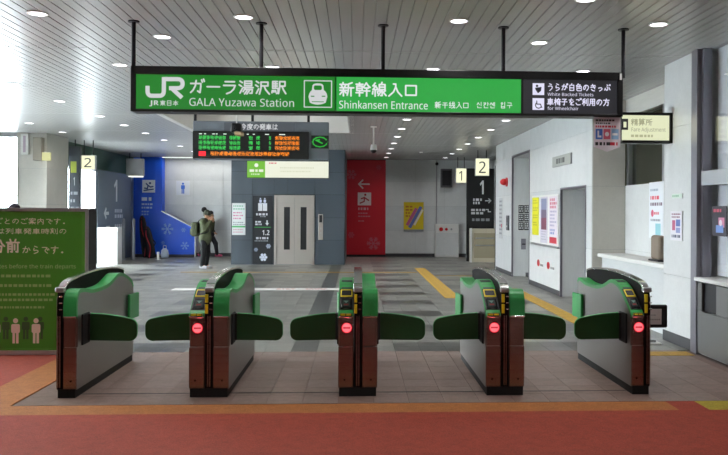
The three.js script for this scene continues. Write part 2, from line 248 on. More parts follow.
for (const [x, side] of [[-2.9, 'near the tiled column side'], [-1.05, 'on the red wall side']]) {
  const g = thing('coffer_lamp', 'long white tube lamp inside the raised ceiling recess, ' + side, 'ceiling light', [x, CH + 0.75, -17.0], 'tube lamps in the ceiling recess');
  part('tray', rb(-0.09, 0.09, -0.05, 0, -1.2, 1.2, 0.01), M.plastic, g);
  part('tube', new THREE.CylinderGeometry(0.02, 0.02, 2.3, 14).rotateX(Math.PI / 2).translate(0, -0.08, 0), glow(1, 0.98, 0.94, 3), g);
  const l = new THREE.RectAreaLight(new THREE.Color().setRGB(1, 0.98, 0.94), 7, 0.12, 2.3); l.position.set(0, -0.11, 0); l.rotation.x = -Math.PI / 2; l.name = 'tube_light'; g.add(l);
}
// ---- ceiling downlights
{
  const trim = new THREE.LatheGeometry([[0.078, 0], [0.1, 0], [0.1, 0.005], [0.096, 0.01], [0.082, 0.01], [0.078, 0.004]].map((p) => new THREE.Vector2(...p)), 28).scale(1, -1, 1);
  { const ix = trim.index.array; for (let i = 0; i < ix.length; i += 3) { const t = ix[i]; ix[i] = ix[i + 1]; ix[i + 1] = t; } trim.computeVertexNormals(); }
  const lens = new THREE.CylinderGeometry(0.08, 0.08, 0.004, 24);
  const lampMat = glow(0.95, 0.93, 1.0, 6);
  const spots = [];
  for (const x of [-3.05, -1.1, 0.99, 2.98]) for (const z of [-4.9, -7.5, -10.06]) spots.push([x, z]);
  for (const x of [-2.1, 2.0]) for (const z of [-6.67, -8.4]) spots.push([x, z]);
  for (const x of [1.0, 3.02]) for (const z of [-12.0, -13.77, -15.54, -17.3, -19.1, -20.92, -22.7, -24.45, -26.3]) spots.push([x, z]);
  for (const z of [-9.95, -11.7, -13.48, -15.56, -17.14, -18.85, -20.65, -22.51, -24.4]) spots.push([-5.1, z]);
  for (const z of [-15.1, -16.94, -18.81]) spots.push([-7.05, z]);
  for (const z of [-19.6, -21.6]) for (const x of [-3, -1.2]) spots.push([x, z]);
  for (const [x, z] of spots) {
    const where = z > -6 ? 'over the entrance carpet' : z > -9.2 && Math.abs(x) > 1.9 && Math.abs(x) < 2.2 ? 'staggered between the rows above the green sign' : z > -9.2 ? 'in the row right above the green overhead sign' : z > -11 && x > -4 ? 'just behind the green overhead sign' : x > 2.5 ? 'in the row along the white poster wall' : x > 0 ? 'in the row leading towards the red wall' : x < -6.5 ? 'in the short row before the pale tiled column' : x < -4 ? 'in the row leading towards the blue pillar' : 'before the lift block';
    const g = thing('ceiling_downlight', 'small round glowing ceiling downlight ' + where, 'ceiling light', [x, CH, z], 'downlights ' + where);
    part('trim_ring', trim, M.plastic, g);
    part('lens', lens, lampMat, g).position.y = -0.004;
    const s = new THREE.SpotLight(new THREE.Color().setRGB(1, 0.97, 0.96), LAMP, 0, 1.25, 1, 2);
    s.position.set(0, -0.02, 0); s.target.position.set(0, -2, 0); s.shadow.radius = 4; s.castShadow = true; g.add(s); g.add(s.target);
    s.name = 'downlight_beam'; s.target.name = 'beam_target';
  }
}
// ---- walls from rectangular cells with openings; cladding panels proud of a backing wall
function cells(us, vs, holes) { const out = []; for (let i = 0; i + 1 < us.length; i++) for (let j = 0; j + 1 < vs.length; j++) { const u = (us[i] + us[i + 1]) / 2, v = (vs[j] + vs[j + 1]) / 2; if (!holes.some(([a, b, c, d]) => u > Math.min(a, b) && u < Math.max(a, b) && v > c && v < d)) out.push([us[i], us[i + 1], vs[j], vs[j + 1]]); } return out; }
// axis 'x': wall at x = at, facing side (+1/-1); u is z.  axis 'z': wall at z = at, facing side; u is x.
function clad(name, label, axis, at, side, us, vs, holes, thick, mats, backMat, panelName = 'panel') {
  const g = structGroup(name, label), cs = cells(us, vs, holes), P = 0.012, J = 0.005;
  const mk = (u0, u1, v0, v1, a, b) => axis === 'x' ? bx(a, b, v0, v1, u0, u1) : bx(u0, u1, v0, v1, a, b);
  part('backing', merge(cs.map(([a, b, c, d]) => mk(a, b, c, d, at - side * P, at - side * thick))), backMat, g);
  cs.forEach(([a, b, c, d], k) => { const s = Math.sign(b - a); part(panelName, metres(mk(a + s * J / 2, b - s * J / 2, c + J / 2, d - J / 2, at - side * P, at)), mats[k % mats.length], g); });
  return g;
}
const range = (a, b, s) => { const n = Math.max(1, Math.round(Math.abs(b - a) / s)); return Array.from({ length: n + 1 }, (_, k) => a + (b - a) * k / n); };
// near shell, out of the picture: behind the camera, far left
struct('wall_back', 'plain pale wall closing the hall opposite the gates', bx(-9.2, 4.2, -0.3, CH + 0.2, 3, 3.2), M.shellWhite);
struct('wall_left', 'plain pale wall of the hall beside the entrance carpet', merge([bx(-9.2, -9.0, -0.3, CH + 0.2, 3.2, -7.8), bx(-9.2, -9.0, 3.2, CH + 0.2, -7.8, -16.2), bx(-9.2, -9.0, -0.3, 0.1, -7.8, -16.2), bx(-9.2, -9.0, -0.3, CH + 0.2, -16.2, -19.27)]), M.shellWhite);
// glazed left side
{
  const w = structGroup('window_1', 'tall glazed wall full of daylight behind the green standing sign');
  for (let k = 0; k < 6; k++) part('pane', bx(-9.11, -9.1, 0.1, 3.2, -7.8 - 1.4 * k, -7.8 - 1.4 * (k + 1)), M.glass, w);
  for (let k = 0; k <= 6; k++) part('mullion', bx(-9.14, -9.05, 0.1, 3.2, -7.77 - 1.4 * k, -7.83 - 1.4 * k), M.alu, w);
  const v = structGroup('window_2', 'narrow bright pane between the glazed wall and the tiled column');
  part('pane', bx(-9.1, -8.24, 0.05, 3.4, -19.21, -19.2), M.glass, v);
  part('window_frame', merge([bx(-9.1, -8.24, 3.38, CH, -19.14, -19.26), bx(-9.1, -8.24, 0, 0.06, -19.14, -19.26), bx(-9.1, -9.04, 0.06, 3.38, -19.14, -19.26)]), M.alu, v);
}
struct('ground', 'snow-bright ground outside the glazed wall', bx(-60, -9.2, -0.4, -0.05, 20, -60), M.snow);
// left column
{
  const g = clad('column', 'pale tiled square column beside the bright window', 'z', -19.1, 1, [-8.24, -7.54], [0.1, 0.9, 1.75, 2.62, CH], [], 0.2, [M.cream], M.wallBack, 'tile');
  const vs = [0.1, 0.9, 1.75, 2.62, CH];
  for (let j = 0; j < 4; j++) part('tile', metres(bx(-7.54, -7.528, vs[j] + 0.0025, vs[j + 1] - 0.0025, -19.1, -20.5)), M.cream, g);
  part('core', bx(-8.24, -7.541, 0, CH, -19.3, -20.5), M.wallBack, g);
  part('skirting', merge([bx(-8.25, -7.52, 0, 0.1, -19.08, -20.5)]), M.base, g);
}
// left wall beyond the column: opening to daylight with a green header, then the signed panel wall
struct('wall_left_end', 'pale wall piece between the sign wall and the back wall', bx(-8.05, -7.86, 0, 2.86, -27.21, FARZ), M.whiteB);
struct('wall_left_far', 'dark green header band above the bright left opening', bx(-8.0, -7.85, 2.86, CH, -20.51, FARZ), M.darkGreen);
{
  const w = structGroup('window_3', 'bright glazed opening between the tiled column and the blue-grey sign wall');
  part('pane', bx(-7.96, -7.95, 0.05, 2.86, -20.52, -23.76), M.glass, w);
  part('window_frame', merge([bx(-8.0, -7.9, 0, 0.06, -20.51, -23.78), bx(-8.0, -7.9, 2.8, 2.86, -20.51, -23.78), bx(-8.0, -7.9, 0, 2.86, -20.51, -20.57), bx(-8.0, -7.9, 0, 2.86, -21.9, -21.96), bx(-8.0, -7.9, 0, 2.86, -23.72, -23.78)]), M.alu, w);
}
// far wall (white), red panel wall
clad('wall_far', 'white panelled back wall of the concourse', 'z', FARZ, 1, [-8.0, ...range(-6.82, -3.7, 1.05), -2.2, -0.41, 1.03, ...range(2.1, 4.2, 1.05), 5.4, 6.4], [0.12, 0.94, 1.82, 2.7, CH], [[-0.41, 1.03, 0, 4]], 0.3, [M.white, M.whiteB], M.wallBack);
struct('baseboard_far', 'dark skirting along the white back wall', merge([bx(-8, -0.41, 0, 0.12, FARZ + 0.02, FARZ - 0.3), bx(1.03, 6.4, 0, 0.12, FARZ + 0.02, FARZ - 0.3)]), M.base);
{
  const g = structGroup('wall_red', 'red wall panel with white arrow, running-figure pictogram and snowflakes');
  part('backing', bx(-0.41, 1.03, 0, CH, FARZ, FARZ - 0.3), M.blackMatte, g);
  const mat = printed(576, 1352, (c, w, h) => {
    c.fillStyle = '#c80824'; c.fillRect(0, 0, w, h); const X = (x) => (x + 0.41) / 1.44 * w, Y = (y) => (3.46 - y) / 3.38 * h;
    arrow(c, X(0.26), Y(2.6), 78, -1, '#d9bcbc', 20);
    c.fillStyle = '#d9c4c4'; c.fillRect(X(0.03), Y(2.3), X(0.51) - X(0.03), Y(1.84) - Y(2.3));
    c.strokeStyle = '#a3061d'; c.lineWidth = 18; c.lineCap = 'round'; c.beginPath(); c.moveTo(X(0.12), Y(1.92)); c.lineTo(X(0.26), Y(1.98)); c.lineTo(X(0.27), Y(2.12)); c.lineTo(X(0.42), Y(2.02)); c.moveTo(X(0.27), Y(2.12)); c.lineTo(X(0.16), Y(2.08)); c.stroke(); c.fillStyle = '#a3061d'; c.beginPath(); c.arc(X(0.3), Y(2.22), 16, 0, 7); c.fill();
    lines(c, X(0.05), Y(1.76), 160, 1, 40, 34, '#cf9a9e'); lines(c, X(0.05), Y(1.58), 170, 2, 44, 18, '#c2747c'); lines(c, X(0.05), Y(1.3), 80, 1, 44, 16, '#c2747c');
    flake(c, X(-0.2), Y(2.94), 70, '#c04a58', 12); flake(c, X(0.6), Y(0.48), 92, '#c25765', 14); flake(c, X(-0.2), Y(0.78), 44, '#c04a58', 9); flake(c, X(0.78), Y(3.2), 36, '#b93648', 7);
  }, 0.35);
  part('panel', sheet(1.44, 3.38).translate(0.31, 1.77, FARZ + 0.006), mat, g);
}
// elevator block
{
  const z = -23.4, us = [-3.78, -3.15, -2.5, -2.09, -1.27, -0.37], vs = [0, 0.74, 1.42, 2.12, 2.8, CH];
  const g = structGroup('wall_elevator', 'blue-grey panelled lift shaft block');
  part('core', bx(-3.78, -0.37, 0, CH, z - 0.1, FARZ), M.slateBack, g);
  part('backing', merge([bx(-3.78, -2.5, 0, CH, z - 0.012, z - 0.1), bx(-1.27, -0.37, 0, CH, z - 0.012, z - 0.1), bx(-2.5, -1.27, 2.12, CH, z - 0.012, z - 0.1)]), M.slateBack, g);
  cells(us, vs, [[-2.5, -1.27, 0, 2.12]]).forEach(([a, b, c, d], k) => { if (c < 2.1 && b <= -2.09) { /* narrow column beside the door */ } part('panel', bx(a + 0.006, b - 0.006, c + 0.006, d - 0.006, z, z - 0.012), k % 2 ? M.slate : M.slateB, g); });
  for (const zz of range(z - 0.02, FARZ + 0.02, 1.05).slice(0, -1)) vs.slice(0, -1).forEach((v, j) => part('panel', bx(-0.37, -0.358, v + 0.006, vs[j + 1] - 0.006, zz, zz - 1.03), j % 2 ? M.slate : M.slateB, g));
  const d = structGroup('door_1', 'stainless steel lift doors with two narrow dark windows');
  part('door_frame', merge([bx(-2.49, -2.42, 0, 2.1, z + 0.03, z - 0.09), bx(-1.35, -1.28, 0, 2.1, z + 0.03, z - 0.09), bx(-2.42, -1.35, 2.03, 2.1, z + 0.03, z - 0.09)]), M.steelDoor, d);
  for (const [a, b, w0, w1] of [[-2.42, -1.888, -2.2, -2.02], [-1.882, -1.35, -1.7, -1.52]]) {
    const y0 = 0.45, y1 = 1.74;
    const leaf = part('door_leaf', merge([bx(a, w0, 0.01, 2.03, z - 0.03, z - 0.07), bx(w1, b, 0.01, 2.03, z - 0.03, z - 0.07), bx(w0, w1, 0.01, y0, z - 0.03, z - 0.07), bx(w0, w1, y1, 2.03, z - 0.03, z - 0.07)]), M.steelDoor, d);
    part('pane', bx(w0, w1, y0, y1, z - 0.045, z - 0.055), M.black, leaf);
  }
  part('sill', bx(-2.42, -1.35, 0, 0.01, z + 0.02, z - 0.09), M.alu, d);
}
// right side: block with openings
{
  const zs = [-12.62, -12.95, -14.56, -15.9, -17.24, -19.2, -20.3, -21.4], vs = [0.1, 1.0, 2.05, 2.99, CH];
  clad('wall_right', 'white panelled wall with door recesses and posters along the right', 'x', RW, -1, zs, vs, [[-12.95, -14.56, 0, 2.05], [-17.24, -19.2, 0, 2.99]], 0.35, [M.white, M.whiteB], M.wallBack);
  struct('baseboard_right', 'grey skirting along the white poster wall', merge([[-12.62, -12.95], [-14.56, -17.24], [-19.2, -21.4]].map(([a, b]) => bx(RW - 0.006, RW + 0.35, 0, 0.1, a, b))), M.base);
  // recess linings
  const r = structGroup('door_2', 'grey low door recess in the white poster wall');
  part('door_leaf', bx(RW + 0.5, RW + 0.54, 0.1, 2.05, -12.95, -14.56), M.grey, r);
  part('jamb', merge([bx(RW + 0.03, RW + 0.5, 0, 2.1, -12.9, -12.96), bx(RW + 0.03, RW + 0.5, 0, 2.1, -14.55, -14.61), bx(RW + 0.03, RW + 0.5, 2.04, 2.1, -12.9, -14.61)]), M.white, r);
  part('door_frame', merge([bx(RW - 0.012, RW + 0.03, 0, 2.08, -12.93, -12.965), bx(RW - 0.012, RW + 0.03, 0, 2.08, -14.545, -14.58), bx(RW - 0.012, RW + 0.03, 2.04, 2.08, -12.95, -14.56)]), M.mullion, r);
  part('skirting', bx(RW + 0.34, RW + 0.5, 0, 0.1, -12.95, -14.56), M.base, r);
  const q = structGroup('door_3', 'tall pale door recess with a black and white notice in the poster wall');
  part('door_leaf', bx(RW + 0.7, RW + 0.74, 0.1, 2.99, -17.2, -19.2), M.whiteB, q);
  part('jamb', merge([bx(RW + 0.03, RW + 0.7, 0, 3.04, -17.19, -17.25), bx(RW + 0.03, RW + 0.7, 0, 3.04, -19.19, -19.25), bx(RW + 0.03, RW + 0.7, 2.98, 3.04, -17.19, -19.25)]), M.white, q);
  part('door_frame', merge([bx(RW - 0.012, RW + 0.03, 0, 3.03, -17.22, -17.26), bx(RW - 0.012, RW + 0.03, 0, 3.03, -19.18, -19.22), bx(RW - 0.012, RW + 0.03, 2.98, 3.03, -17.24, -19.2)]), M.mullion, q);
  part('skirting', bx(RW + 0.35, RW + 0.7, 0, 0.1, -17.24, -19.2), M.base, q);
  const hp = part('handle_plate', bx(4.13, 4.25, 0.68, 0.95, -19.175, -19.195), M.mullion, q); part('lever', bx(4.15, 4.23, 0.8, 0.83, -19.13, -19.175), M.darkMetal, hp);
  clad('wall_return', 'shaded pale return wall beside the fare adjustment window', 'z', -12.585, 1, [RW, 4.45], [0, 1.0, 2.05, 2.99, CH], [], 0.03, [M.cream], M.wallBack);
  clad('wall_office', 'office wall with white lower panels below the ticket office window', 'x', 4.45, -1, [-9.62, -11.05, -12.58], [0, 1.0, 2.06], [], 0.2, [M.white], M.wallBack);
  struct('wall_office_upper', 'pale band above the ticket office window', bx(4.45, 4.65, 3.2, CH, -9.62, -12.58), M.cream);
  const w = structGroup('window_4', 'ticket office window with dim interior behind olive tinted glass');
  for (const [a, b] of [[-9.7, -11.0], [-11.08, -12.5]]) part('pane', bx(4.53, 4.54, 2.06, 3.2, a, b), M.officeGlass, w);
  for (const a of [-9.67, -11.04, -12.53]) part('mullion', bx(4.47, 4.6, 2.06, 3.2, a + 0.05, a - 0.05), M.alu, w);
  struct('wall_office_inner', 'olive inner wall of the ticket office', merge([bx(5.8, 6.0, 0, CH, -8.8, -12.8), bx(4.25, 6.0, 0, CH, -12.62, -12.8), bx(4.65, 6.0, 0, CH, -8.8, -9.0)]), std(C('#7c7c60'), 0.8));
}
// the column and ticket counter front at the right
{
  const vs = [0.13, 0.84, 2.66, CH];
  const g = clad('column', 'white panelled column carrying the fare adjustment sign', 'x', RW, -1, [-8.76, -9.6], vs, [], 0.55, [M.white], M.wallBack);
  part('panel', metres(bx(RW, 4.45, 0.13, CH, -9.612, -9.6)), M.white, g);
  part('skirting', bx(RW - 0.006, 4.45, 0, 0.13, -8.76, -9.615), M.base, g);
  struct('trim_1', 'grey metal mullion between the column and the ticket window', bx(RW - 0.03, RW + 0.1, 0, CH, -8.6, -8.75), M.mullion);
  const c = structGroup('wall_ticket_counter', 'stainless steel counter front below the ticket windows');
  part('core', bx(RW + 0.03, RW + 0.5, 0, 0.86, 3, -8.6), M.wallBack, c);
  for (let k = 0; k < 8; k++) {
    const a = -8.56 + 1.4 * k, b = a + 1.395;
    part('panel', bx(RW - 0.03, RW + 0.03, 0.03, 0.5, a, b), M.counterSteel, c);
    part('panel', bx(RW - 0.03, RW + 0.03, 0.505, 0.82, a + 0.45, b), M.counterSteel, c);
    part('slot', bx(RW + 0.0, RW + 0.03, 0.505, 0.82, a + 0.1, a + 0.45), M.darkMetal, c);
    part('panel', bx(RW - 0.03, RW + 0.03, 0.505, 0.82, a, a + 0.1), M.counterSteel, c);
  }
  part('ledge', rb(RW - 0.06, RW + 0.5, 0.84, 0.88, 3, -8.6, 0.008), M.plastic, c);
  const w = structGroup('window_5', 'tall ticket windows with pale blinds above the steel counter');
  for (let k = 0; k < 8; k++) {
    const a = -8.58 + 1.4 * k;
    part('pane', bx(RW + 0.08, RW + 0.09, 0.88, 1.92, a + 0.03, a + 1.37), M.glass, w);
    part('pane', bx(RW + 0.08, RW + 0.09, 2.08, CH, a + 0.03, a + 1.37), M.glass, w);
    part('blind', bx(RW + 0.2, RW + 0.22, 0.9, CH, a + 0.01, a + 1.39), M.blind, w);
    part('mullion', bx(RW + 0.02, RW + 0.12, 0.88, CH, a - 0.03, a + 0.03), M.mullion, w);
    part('rail', bx(RW, RW + 0.1, 1.92, 2.08, a + 0.03, a + 1.37), M.alu, w);
  }
  struct('wall_right_near', 'pale wall behind the ticket window blinds', bx(RW + 0.5, RW + 0.6, 0, CH + 0.1, 3.2, -8.76), M.shellWhite);
}
// far right alcove
struct('wall_alcove', 'pale side wall of the far passage', bx(4.9, 5.1, 0, CH, -21.4, FARZ), M.whiteB);
struct('wall_alcove_return', 'end of the white poster wall', bx(RW + 0.02, 5.1, 0, CH, -21.4, -21.6), M.whiteB);

// ================================================================ TICKET GATES
const PROF_L = [[0, 0.69], [0.04, 0.735], [0.17, 0.83], [0.3, 0.91], [0.42, 0.95], [0.54, 0.965], [0.62, 0.955], [0.8, 0.9], [0.98, 0.868], [1.2, 0.86], [1.4, 0.866], [1.6, 0.89], [1.66, 0.885], [1.69, 0.85]];
const PROF_R = [[0, 0.69], [0.005, 0.8], [0.02, 0.86], [0.05, 0.9], [0.1, 0.918], [0.22, 0.912], [0.42, 0.885], [0.72, 0.885], [0.9, 0.905], [1.05, 0.945], [1.15, 0.968], [1.3, 0.962], [1.5, 0.91], [1.62, 0.86], [1.68, 0.8]];
const PROF_F = [[0, 0.66], [0.004, 0.84], [0.02, 0.9], [0.06, 0.95], [0.12, 0.98], [0.25, 1.0], [0.5, 1.022], [0.85, 1.035], [1.2, 1.03], [1.5, 1.01], [1.68, 0.985], [1.72, 0.965], [1.725, 0.93], [1.7, 0.86]];
const smooth = (prof, n) => { const c = new THREE.SplineCurve(prof.map((p) => new THREE.Vector2(...p))); return c.getPoints(n).map((p) => [p.x, p.y]); };
const SL = smooth(PROF_L, 60), SR = smooth(PROF_R, 70), SF = smooth(PROF_F.slice(1), 60);
function offset(prof, d) { const out = []; prof.forEach((p, i) => { const a = prof[Math.max(0, i - 1)], b = prof[Math.min(prof.length - 1, i + 1)], dx = b[0] - a[0], dy = b[1] - a[1], l = Math.hypot(dx, dy); out.push([p[0] + dy / l * d, p[1] - dx / l * d]); }); return out; }
const skin = (prof, d, e = 0.004) => [...offset(prof, -e), ...offset(prof, d).reverse()];
const redLamp = backlit(128, 128, (c) => { c.fillStyle = '#3a0006'; c.fillRect(0, 0, 128, 128); c.fillStyle = '#ff2036'; c.beginPath(); c.arc(64, 64, 58, 0, 7); c.fill(); c.fillStyle = '#ff7d86'; c.beginPath(); c.arc(64, 64, 50, 0, 7); c.fill(); c.fillStyle = '#b3001c'; c.fillRect(26, 55, 76, 18); }, 1.0);
const readerPrint = printed(64, 64, (c) => { c.fillStyle = '#17181a'; c.fillRect(0, 0, 64, 64); c.fillStyle = '#3c4742'; c.fillRect(10, 10, 44, 40); c.fillStyle = '#6d8f84'; c.beginPath(); c.moveTo(16, 16); c.lineTo(48, 16); c.lineTo(32, 32); c.fill(); c.fillStyle = '#7d3a38'; c.fillRect(18, 36, 28, 10); }, 0.2);
const stripPrint = printed(64, 16, (c) => { c.fillStyle = '#2e2e2a'; c.fillRect(0, 0, 64, 16); c.fillStyle = '#e6d81e'; c.fillRect(3, 3, 26, 10); c.fillRect(34, 3, 26, 10); });
const labelPrint = printed(64, 32, (c) => { c.fillStyle = '#3a3d42'; c.fillRect(0, 0, 64, 32); c.fillStyle = '#dfe2e6'; c.fillRect(22, 10, 20, 12); });
// a slab lying on the sloped reader top, between distances a..b behind the front
function onSlope(prof, a, b, x0, x1, t, lift = 0) {
  const at = (s) => { for (let i = 0; i + 1 < prof.length; i++) if (s >= prof[i][0] && s <= prof[i + 1][0]) { const k = (s - prof[i][0]) / (prof[i + 1][0] - prof[i][0]); return prof[i][1] + k * (prof[i + 1][1] - prof[i][1]); } };
  const ya = at(a), yb = at(b), L = Math.hypot(b - a, yb - ya), ang = Math.atan2(yb - ya, b - a);
  return new RoundedBoxGeometry(x1 - x0, t, L, 1, Math.min(t * 0.4, 0.006)).rotateX(ang).translate((x0 + x1) / 2, (ya + yb) / 2 + lift, -(a + b) / 2);
}
function flapShape(s) {      // s = +1 to the right; hinge at x = 0
  const sh = new THREE.Shape(); sh.moveTo(0, 0.455); sh.lineTo(s * 0.33, 0.45); sh.quadraticCurveTo(s * 0.395, 0.45, s * 0.4, 0.51); sh.lineTo(s * 0.4, 0.575); sh.quadraticCurveTo(s * 0.4, 0.628, s * 0.34, 0.642); sh.quadraticCurveTo(s * 0.15, 0.685, 0, 0.685); sh.closePath(); return sh;
}
const flapGeo = {}, flapLitRim = {};
for (const s of [-1, 1]) {
  flapGeo[s] = new THREE.ExtrudeGeometry(flapShape(s), { depth: 0.03, bevelEnabled: true, bevelThickness: 0.004, bevelSize: 0.004, bevelSegments: 2, curveSegments: 10 }).translate(0, 0, -0.015);
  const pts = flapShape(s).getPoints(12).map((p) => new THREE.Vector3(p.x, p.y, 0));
  flapLitRim[s] = new THREE.TubeGeometry(new THREE.CatmullRomCurve3(pts.slice(1), false, 'catmullrom', 0.1), 60, 0.0075, 6).scale(1, 1, 2.4);
}
function gate(x, label, hasL, hasR) {
  const g = thing('ticket_gate', label, 'ticket gate', [x, 0, -6.69], 'row of automatic ticket gates');
  const cl = hasL ? -0.038 : -0.02, cr = hasR ? 0.036 : 0.02, xl = hasL ? (hasR ? -0.172 : -0.15) : cl, xr = hasR ? (hasL ? 0.172 : 0.15) : cr;
  part('plinth', prism([[0.006, 0], [0.006, 0.075], [1.68, 0.075], [1.68, 0]], xl + 0.012, xr - 0.012), M.rubber, g);
  // centre fin with chrome cap
  const fin = part('fin', prism([[0.012, 0.07], [0.012, 0.66], [0, 0.66], ...SF, [1.68, 0.6], [1.68, 0.07]], cl + 0.004, cr - 0.004), M.finDark, g, 'dark arched divider fin with chrome edge');
  part('chrome_edge', prism(skin(SF.slice(5, 55), 0.014, 0.005), cl - 0.001, cr + 0.001, 0.003), M.chrome, fin);
  part('front_strip', rb(-0.014, -0.004, 0.09, 0.7, -0.006, 0.002, 0.002, 1), M.steelFront, fin);
  part('front_strip', rb(0.004, 0.014, 0.09, 0.7, -0.006, 0.002, 0.002, 1), M.steelFront, fin);
  if (hasL) part('yellow_stripe', merge([rb(-0.034, -0.008, 0.72, 0.8, -0.006, 0.006, 0.002, 1), rb(-0.034, -0.008, 0.815, 0.885, -0.012, 0.004, 0.002, 1)]), M.yellow, fin, 'yellow stripe');
  for (const y of [0.75, 0.805, 0.86]) part('stud', rb(0.004, 0.03, y, y + 0.012, -0.01, 0.008, 0.003, 1), M.chrome, fin);
  part('nose_cap', rb(-0.04, 0.038, 0.9, 0.945, -0.07, -0.008, 0.014, 2), M.alu, fin, 'silver nose cap');
  for (const [has, s, prof] of [[hasL, -1, SL], [hasR, 1, SR]]) {
    if (!has) continue;
    const a = s < 0 ? xl : cr, b = s < 0 ? cl : xr, outer = s < 0 ? xl : xr, name = s < 0 ? 'reader_housing' : 'cover_housing';
    const h = part(name, prism([[0.02, 0.07], [0.02, 0.43], [0.035, 0.43], [0.03, 0.67], ...offset(prof, 0.012), [1.68, 0.6], [1.68, 0.07]], a + 0.002, b - 0.002), M.steel, g, 'brushed steel side');
    // front plates: lower, and an upper one set a little in
    part('front_plate', rb(a + 0.002, b - 0.002, 0.078, 0.43, -0.024, 0.0, 0.006), M.steelFront, h);
    part('front_plate', rb(s < 0 ? a + 0.014 : a + 0.002, s < 0 ? b - 0.002 : b - 0.014, 0.436, 0.682, -0.036, -0.008, 0.006), M.steelFront, h);
    part('lock', new THREE.CylinderGeometry(0.009, 0.009, 0.006, 14).rotateX(Math.PI / 2).translate((a + b) / 2 + s * 0.01, 0.145, 0.001), M.darkMetal, h);
    part('front_lip', rb(a + 0.004, b - 0.002, 0.682, 0.7, -0.04, 0.012, 0.006), M.chrome, h, 'silver front lip');
    // green top cover following the profile
    const top = part('green_cover', prism(skin(prof, 0.03), a + 0.001, b - 0.001, 0.003), M.gateGreen, g, 'glossy green top cover');
    if (s < 0) {
      part('reader_bezel', prism(skin(SL.filter((p) => p[0] > 0.035 && p[0] < 0.285), 0.004, 0.008), a + 0.008, b - 0.003), M.black, top, 'black reader bezel');
      part('reader_screen', onSlope(PROF_L, 0.05, 0.155, a + 0.018, b - 0.018, 0.014, 0.012), readerPrint, top, 'dark reader window');
      part('card_pad', onSlope(PROF_L, 0.175, 0.265, a + 0.016, b - 0.01, 0.014, 0.01), M.yellow, top, 'yellow-rimmed card reader');
      part('card_slot', onSlope(PROF_L, 0.185, 0.25, a + 0.024, b - 0.02, 0.016, 0.0125), M.darkMetal, top);
      part('guide_label', onSlope(PROF_L, 0.285, 0.37, a + 0.02, b - 0.014, 0.01, 0.003), labelPrint, top);
      part('ticket_slot', onSlope(PROF_L, 0.42, 0.5, a + 0.02, b - 0.014, 0.01, 0.003), M.darkMetal, top);
      part('yellow_label', bx(a + 0.016, b - 0.016, 0.699, 0.72, -0.012, 0.015), stripPrint, top, 'yellow label strip');
      part('stop_lamp', new THREE.CylinderGeometry(0.052, 0.052, 0.01, 28).rotateX(Math.PI / 2).translate((a + b) / 2 + 0.008, 0.595, -0.004), M.blackMatte, h);
      const lamp = part('stop_lamp_face', new THREE.CircleGeometry(0.05, 28).translate((a + b) / 2 + 0.008, 0.595, 0.002), redLamp, h, 'glowing red no-entry lamp');
      const pl = new THREE.PointLight(new THREE.Color().setRGB(1, 0.12, 0.16), 0.012, 0, 2); pl.name = 'stop_lamp_light'; pl.position.set((a + b) / 2 + 0.008, 0.595, 0.03); pl.shadow.radius = 1; pl.castShadow = true; g.add(pl);
    }
    // flap hinge and front flap
    const hinge = part('hinge', merge([rb(outer - s * 0.03, outer + s * 0.012, 0.43, 0.7, -0.12, -0.3, 0.008), rb(outer - s * 0.01, outer + s * 0.03, 0.45, 0.69, -0.24, -0.29, 0.008)]), M.blackMatte, g, 'black flap hinge');
    const f = part('flap', flapGeo[s], M.flapShade, g, 'green swing flap with shade painted into its face'); f.position.set(outer + s * 0.03, 0, -0.265);
    part('flap_lit_rim', flapLitRim[s], M.flapLit, f, 'added flap rim with overhead light painted into its green');  // added rim, its brighter green stands for light on the top edge
    // rear flap folded against the side
    const r = part('rear_flap', rb(0, s * 0.27, 0.47, 0.73, -0.014, 0.014, 0.01), M.gateGreen, g, 'folded rear flap');
    r.position.set(outer + s * 0.02, 0, -1.43); r.rotation.y = s * 1.5;
  }
  if (!hasL) part('end_panel', prism([[0.03, 0.07], ...PROF_F.slice(2, 13).map(([p, q]) => [p + 0.01, q - 0.05]), [1.66, 0.07]], -0.03, -0.018), M.steel, g);
  if (!hasR) part('end_panel', prism([[0.03, 0.07], ...PROF_F.slice(2, 13).map(([p, q]) => [p + 0.01, q - 0.05]), [1.66, 0.07]], 0.018, 0.03), M.steel, g);
  return g;
}
gate(-2.53, 'narrow end ticket gate with one flap next to the green standing sign', false, true);
gate(-1.265, 'double ticket gate with red stop lamp, second from the green standing sign', true, true);
gate(0.015, 'double ticket gate with red stop lamp in the middle of the row of five', true, true);
gate(1.305, 'double ticket gate with red stop lamp, second from the white column', true, true);
const g5 = gate(2.58, 'narrow end ticket gate with red stop lamp and black notice frame, beside the white column', true, false);
{
  const f = part('notice_frame', rb(0.2, 0.44, 0.49, 0.715, -0.64, -0.68, 0.02), M.black, g5, 'black framed notice beside the gate');
  part('notice', bx(0.24, 0.375, 0.525, 0.675, -0.635, -0.641), printed(64, 72, (c) => { c.fillStyle = '#c9bdb8'; c.fillRect(0, 0, 64, 72); lines(c, 14, 26, 20, 1, 12, 5, '#8d8380'); lines(c, 8, 46, 50, 1, 12, 6, '#8d8380'); }), f);
  part('bracket', bx(0.02, 0.22, 0.58, 0.62, -0.65, -0.67), M.darkMetal, f);
}

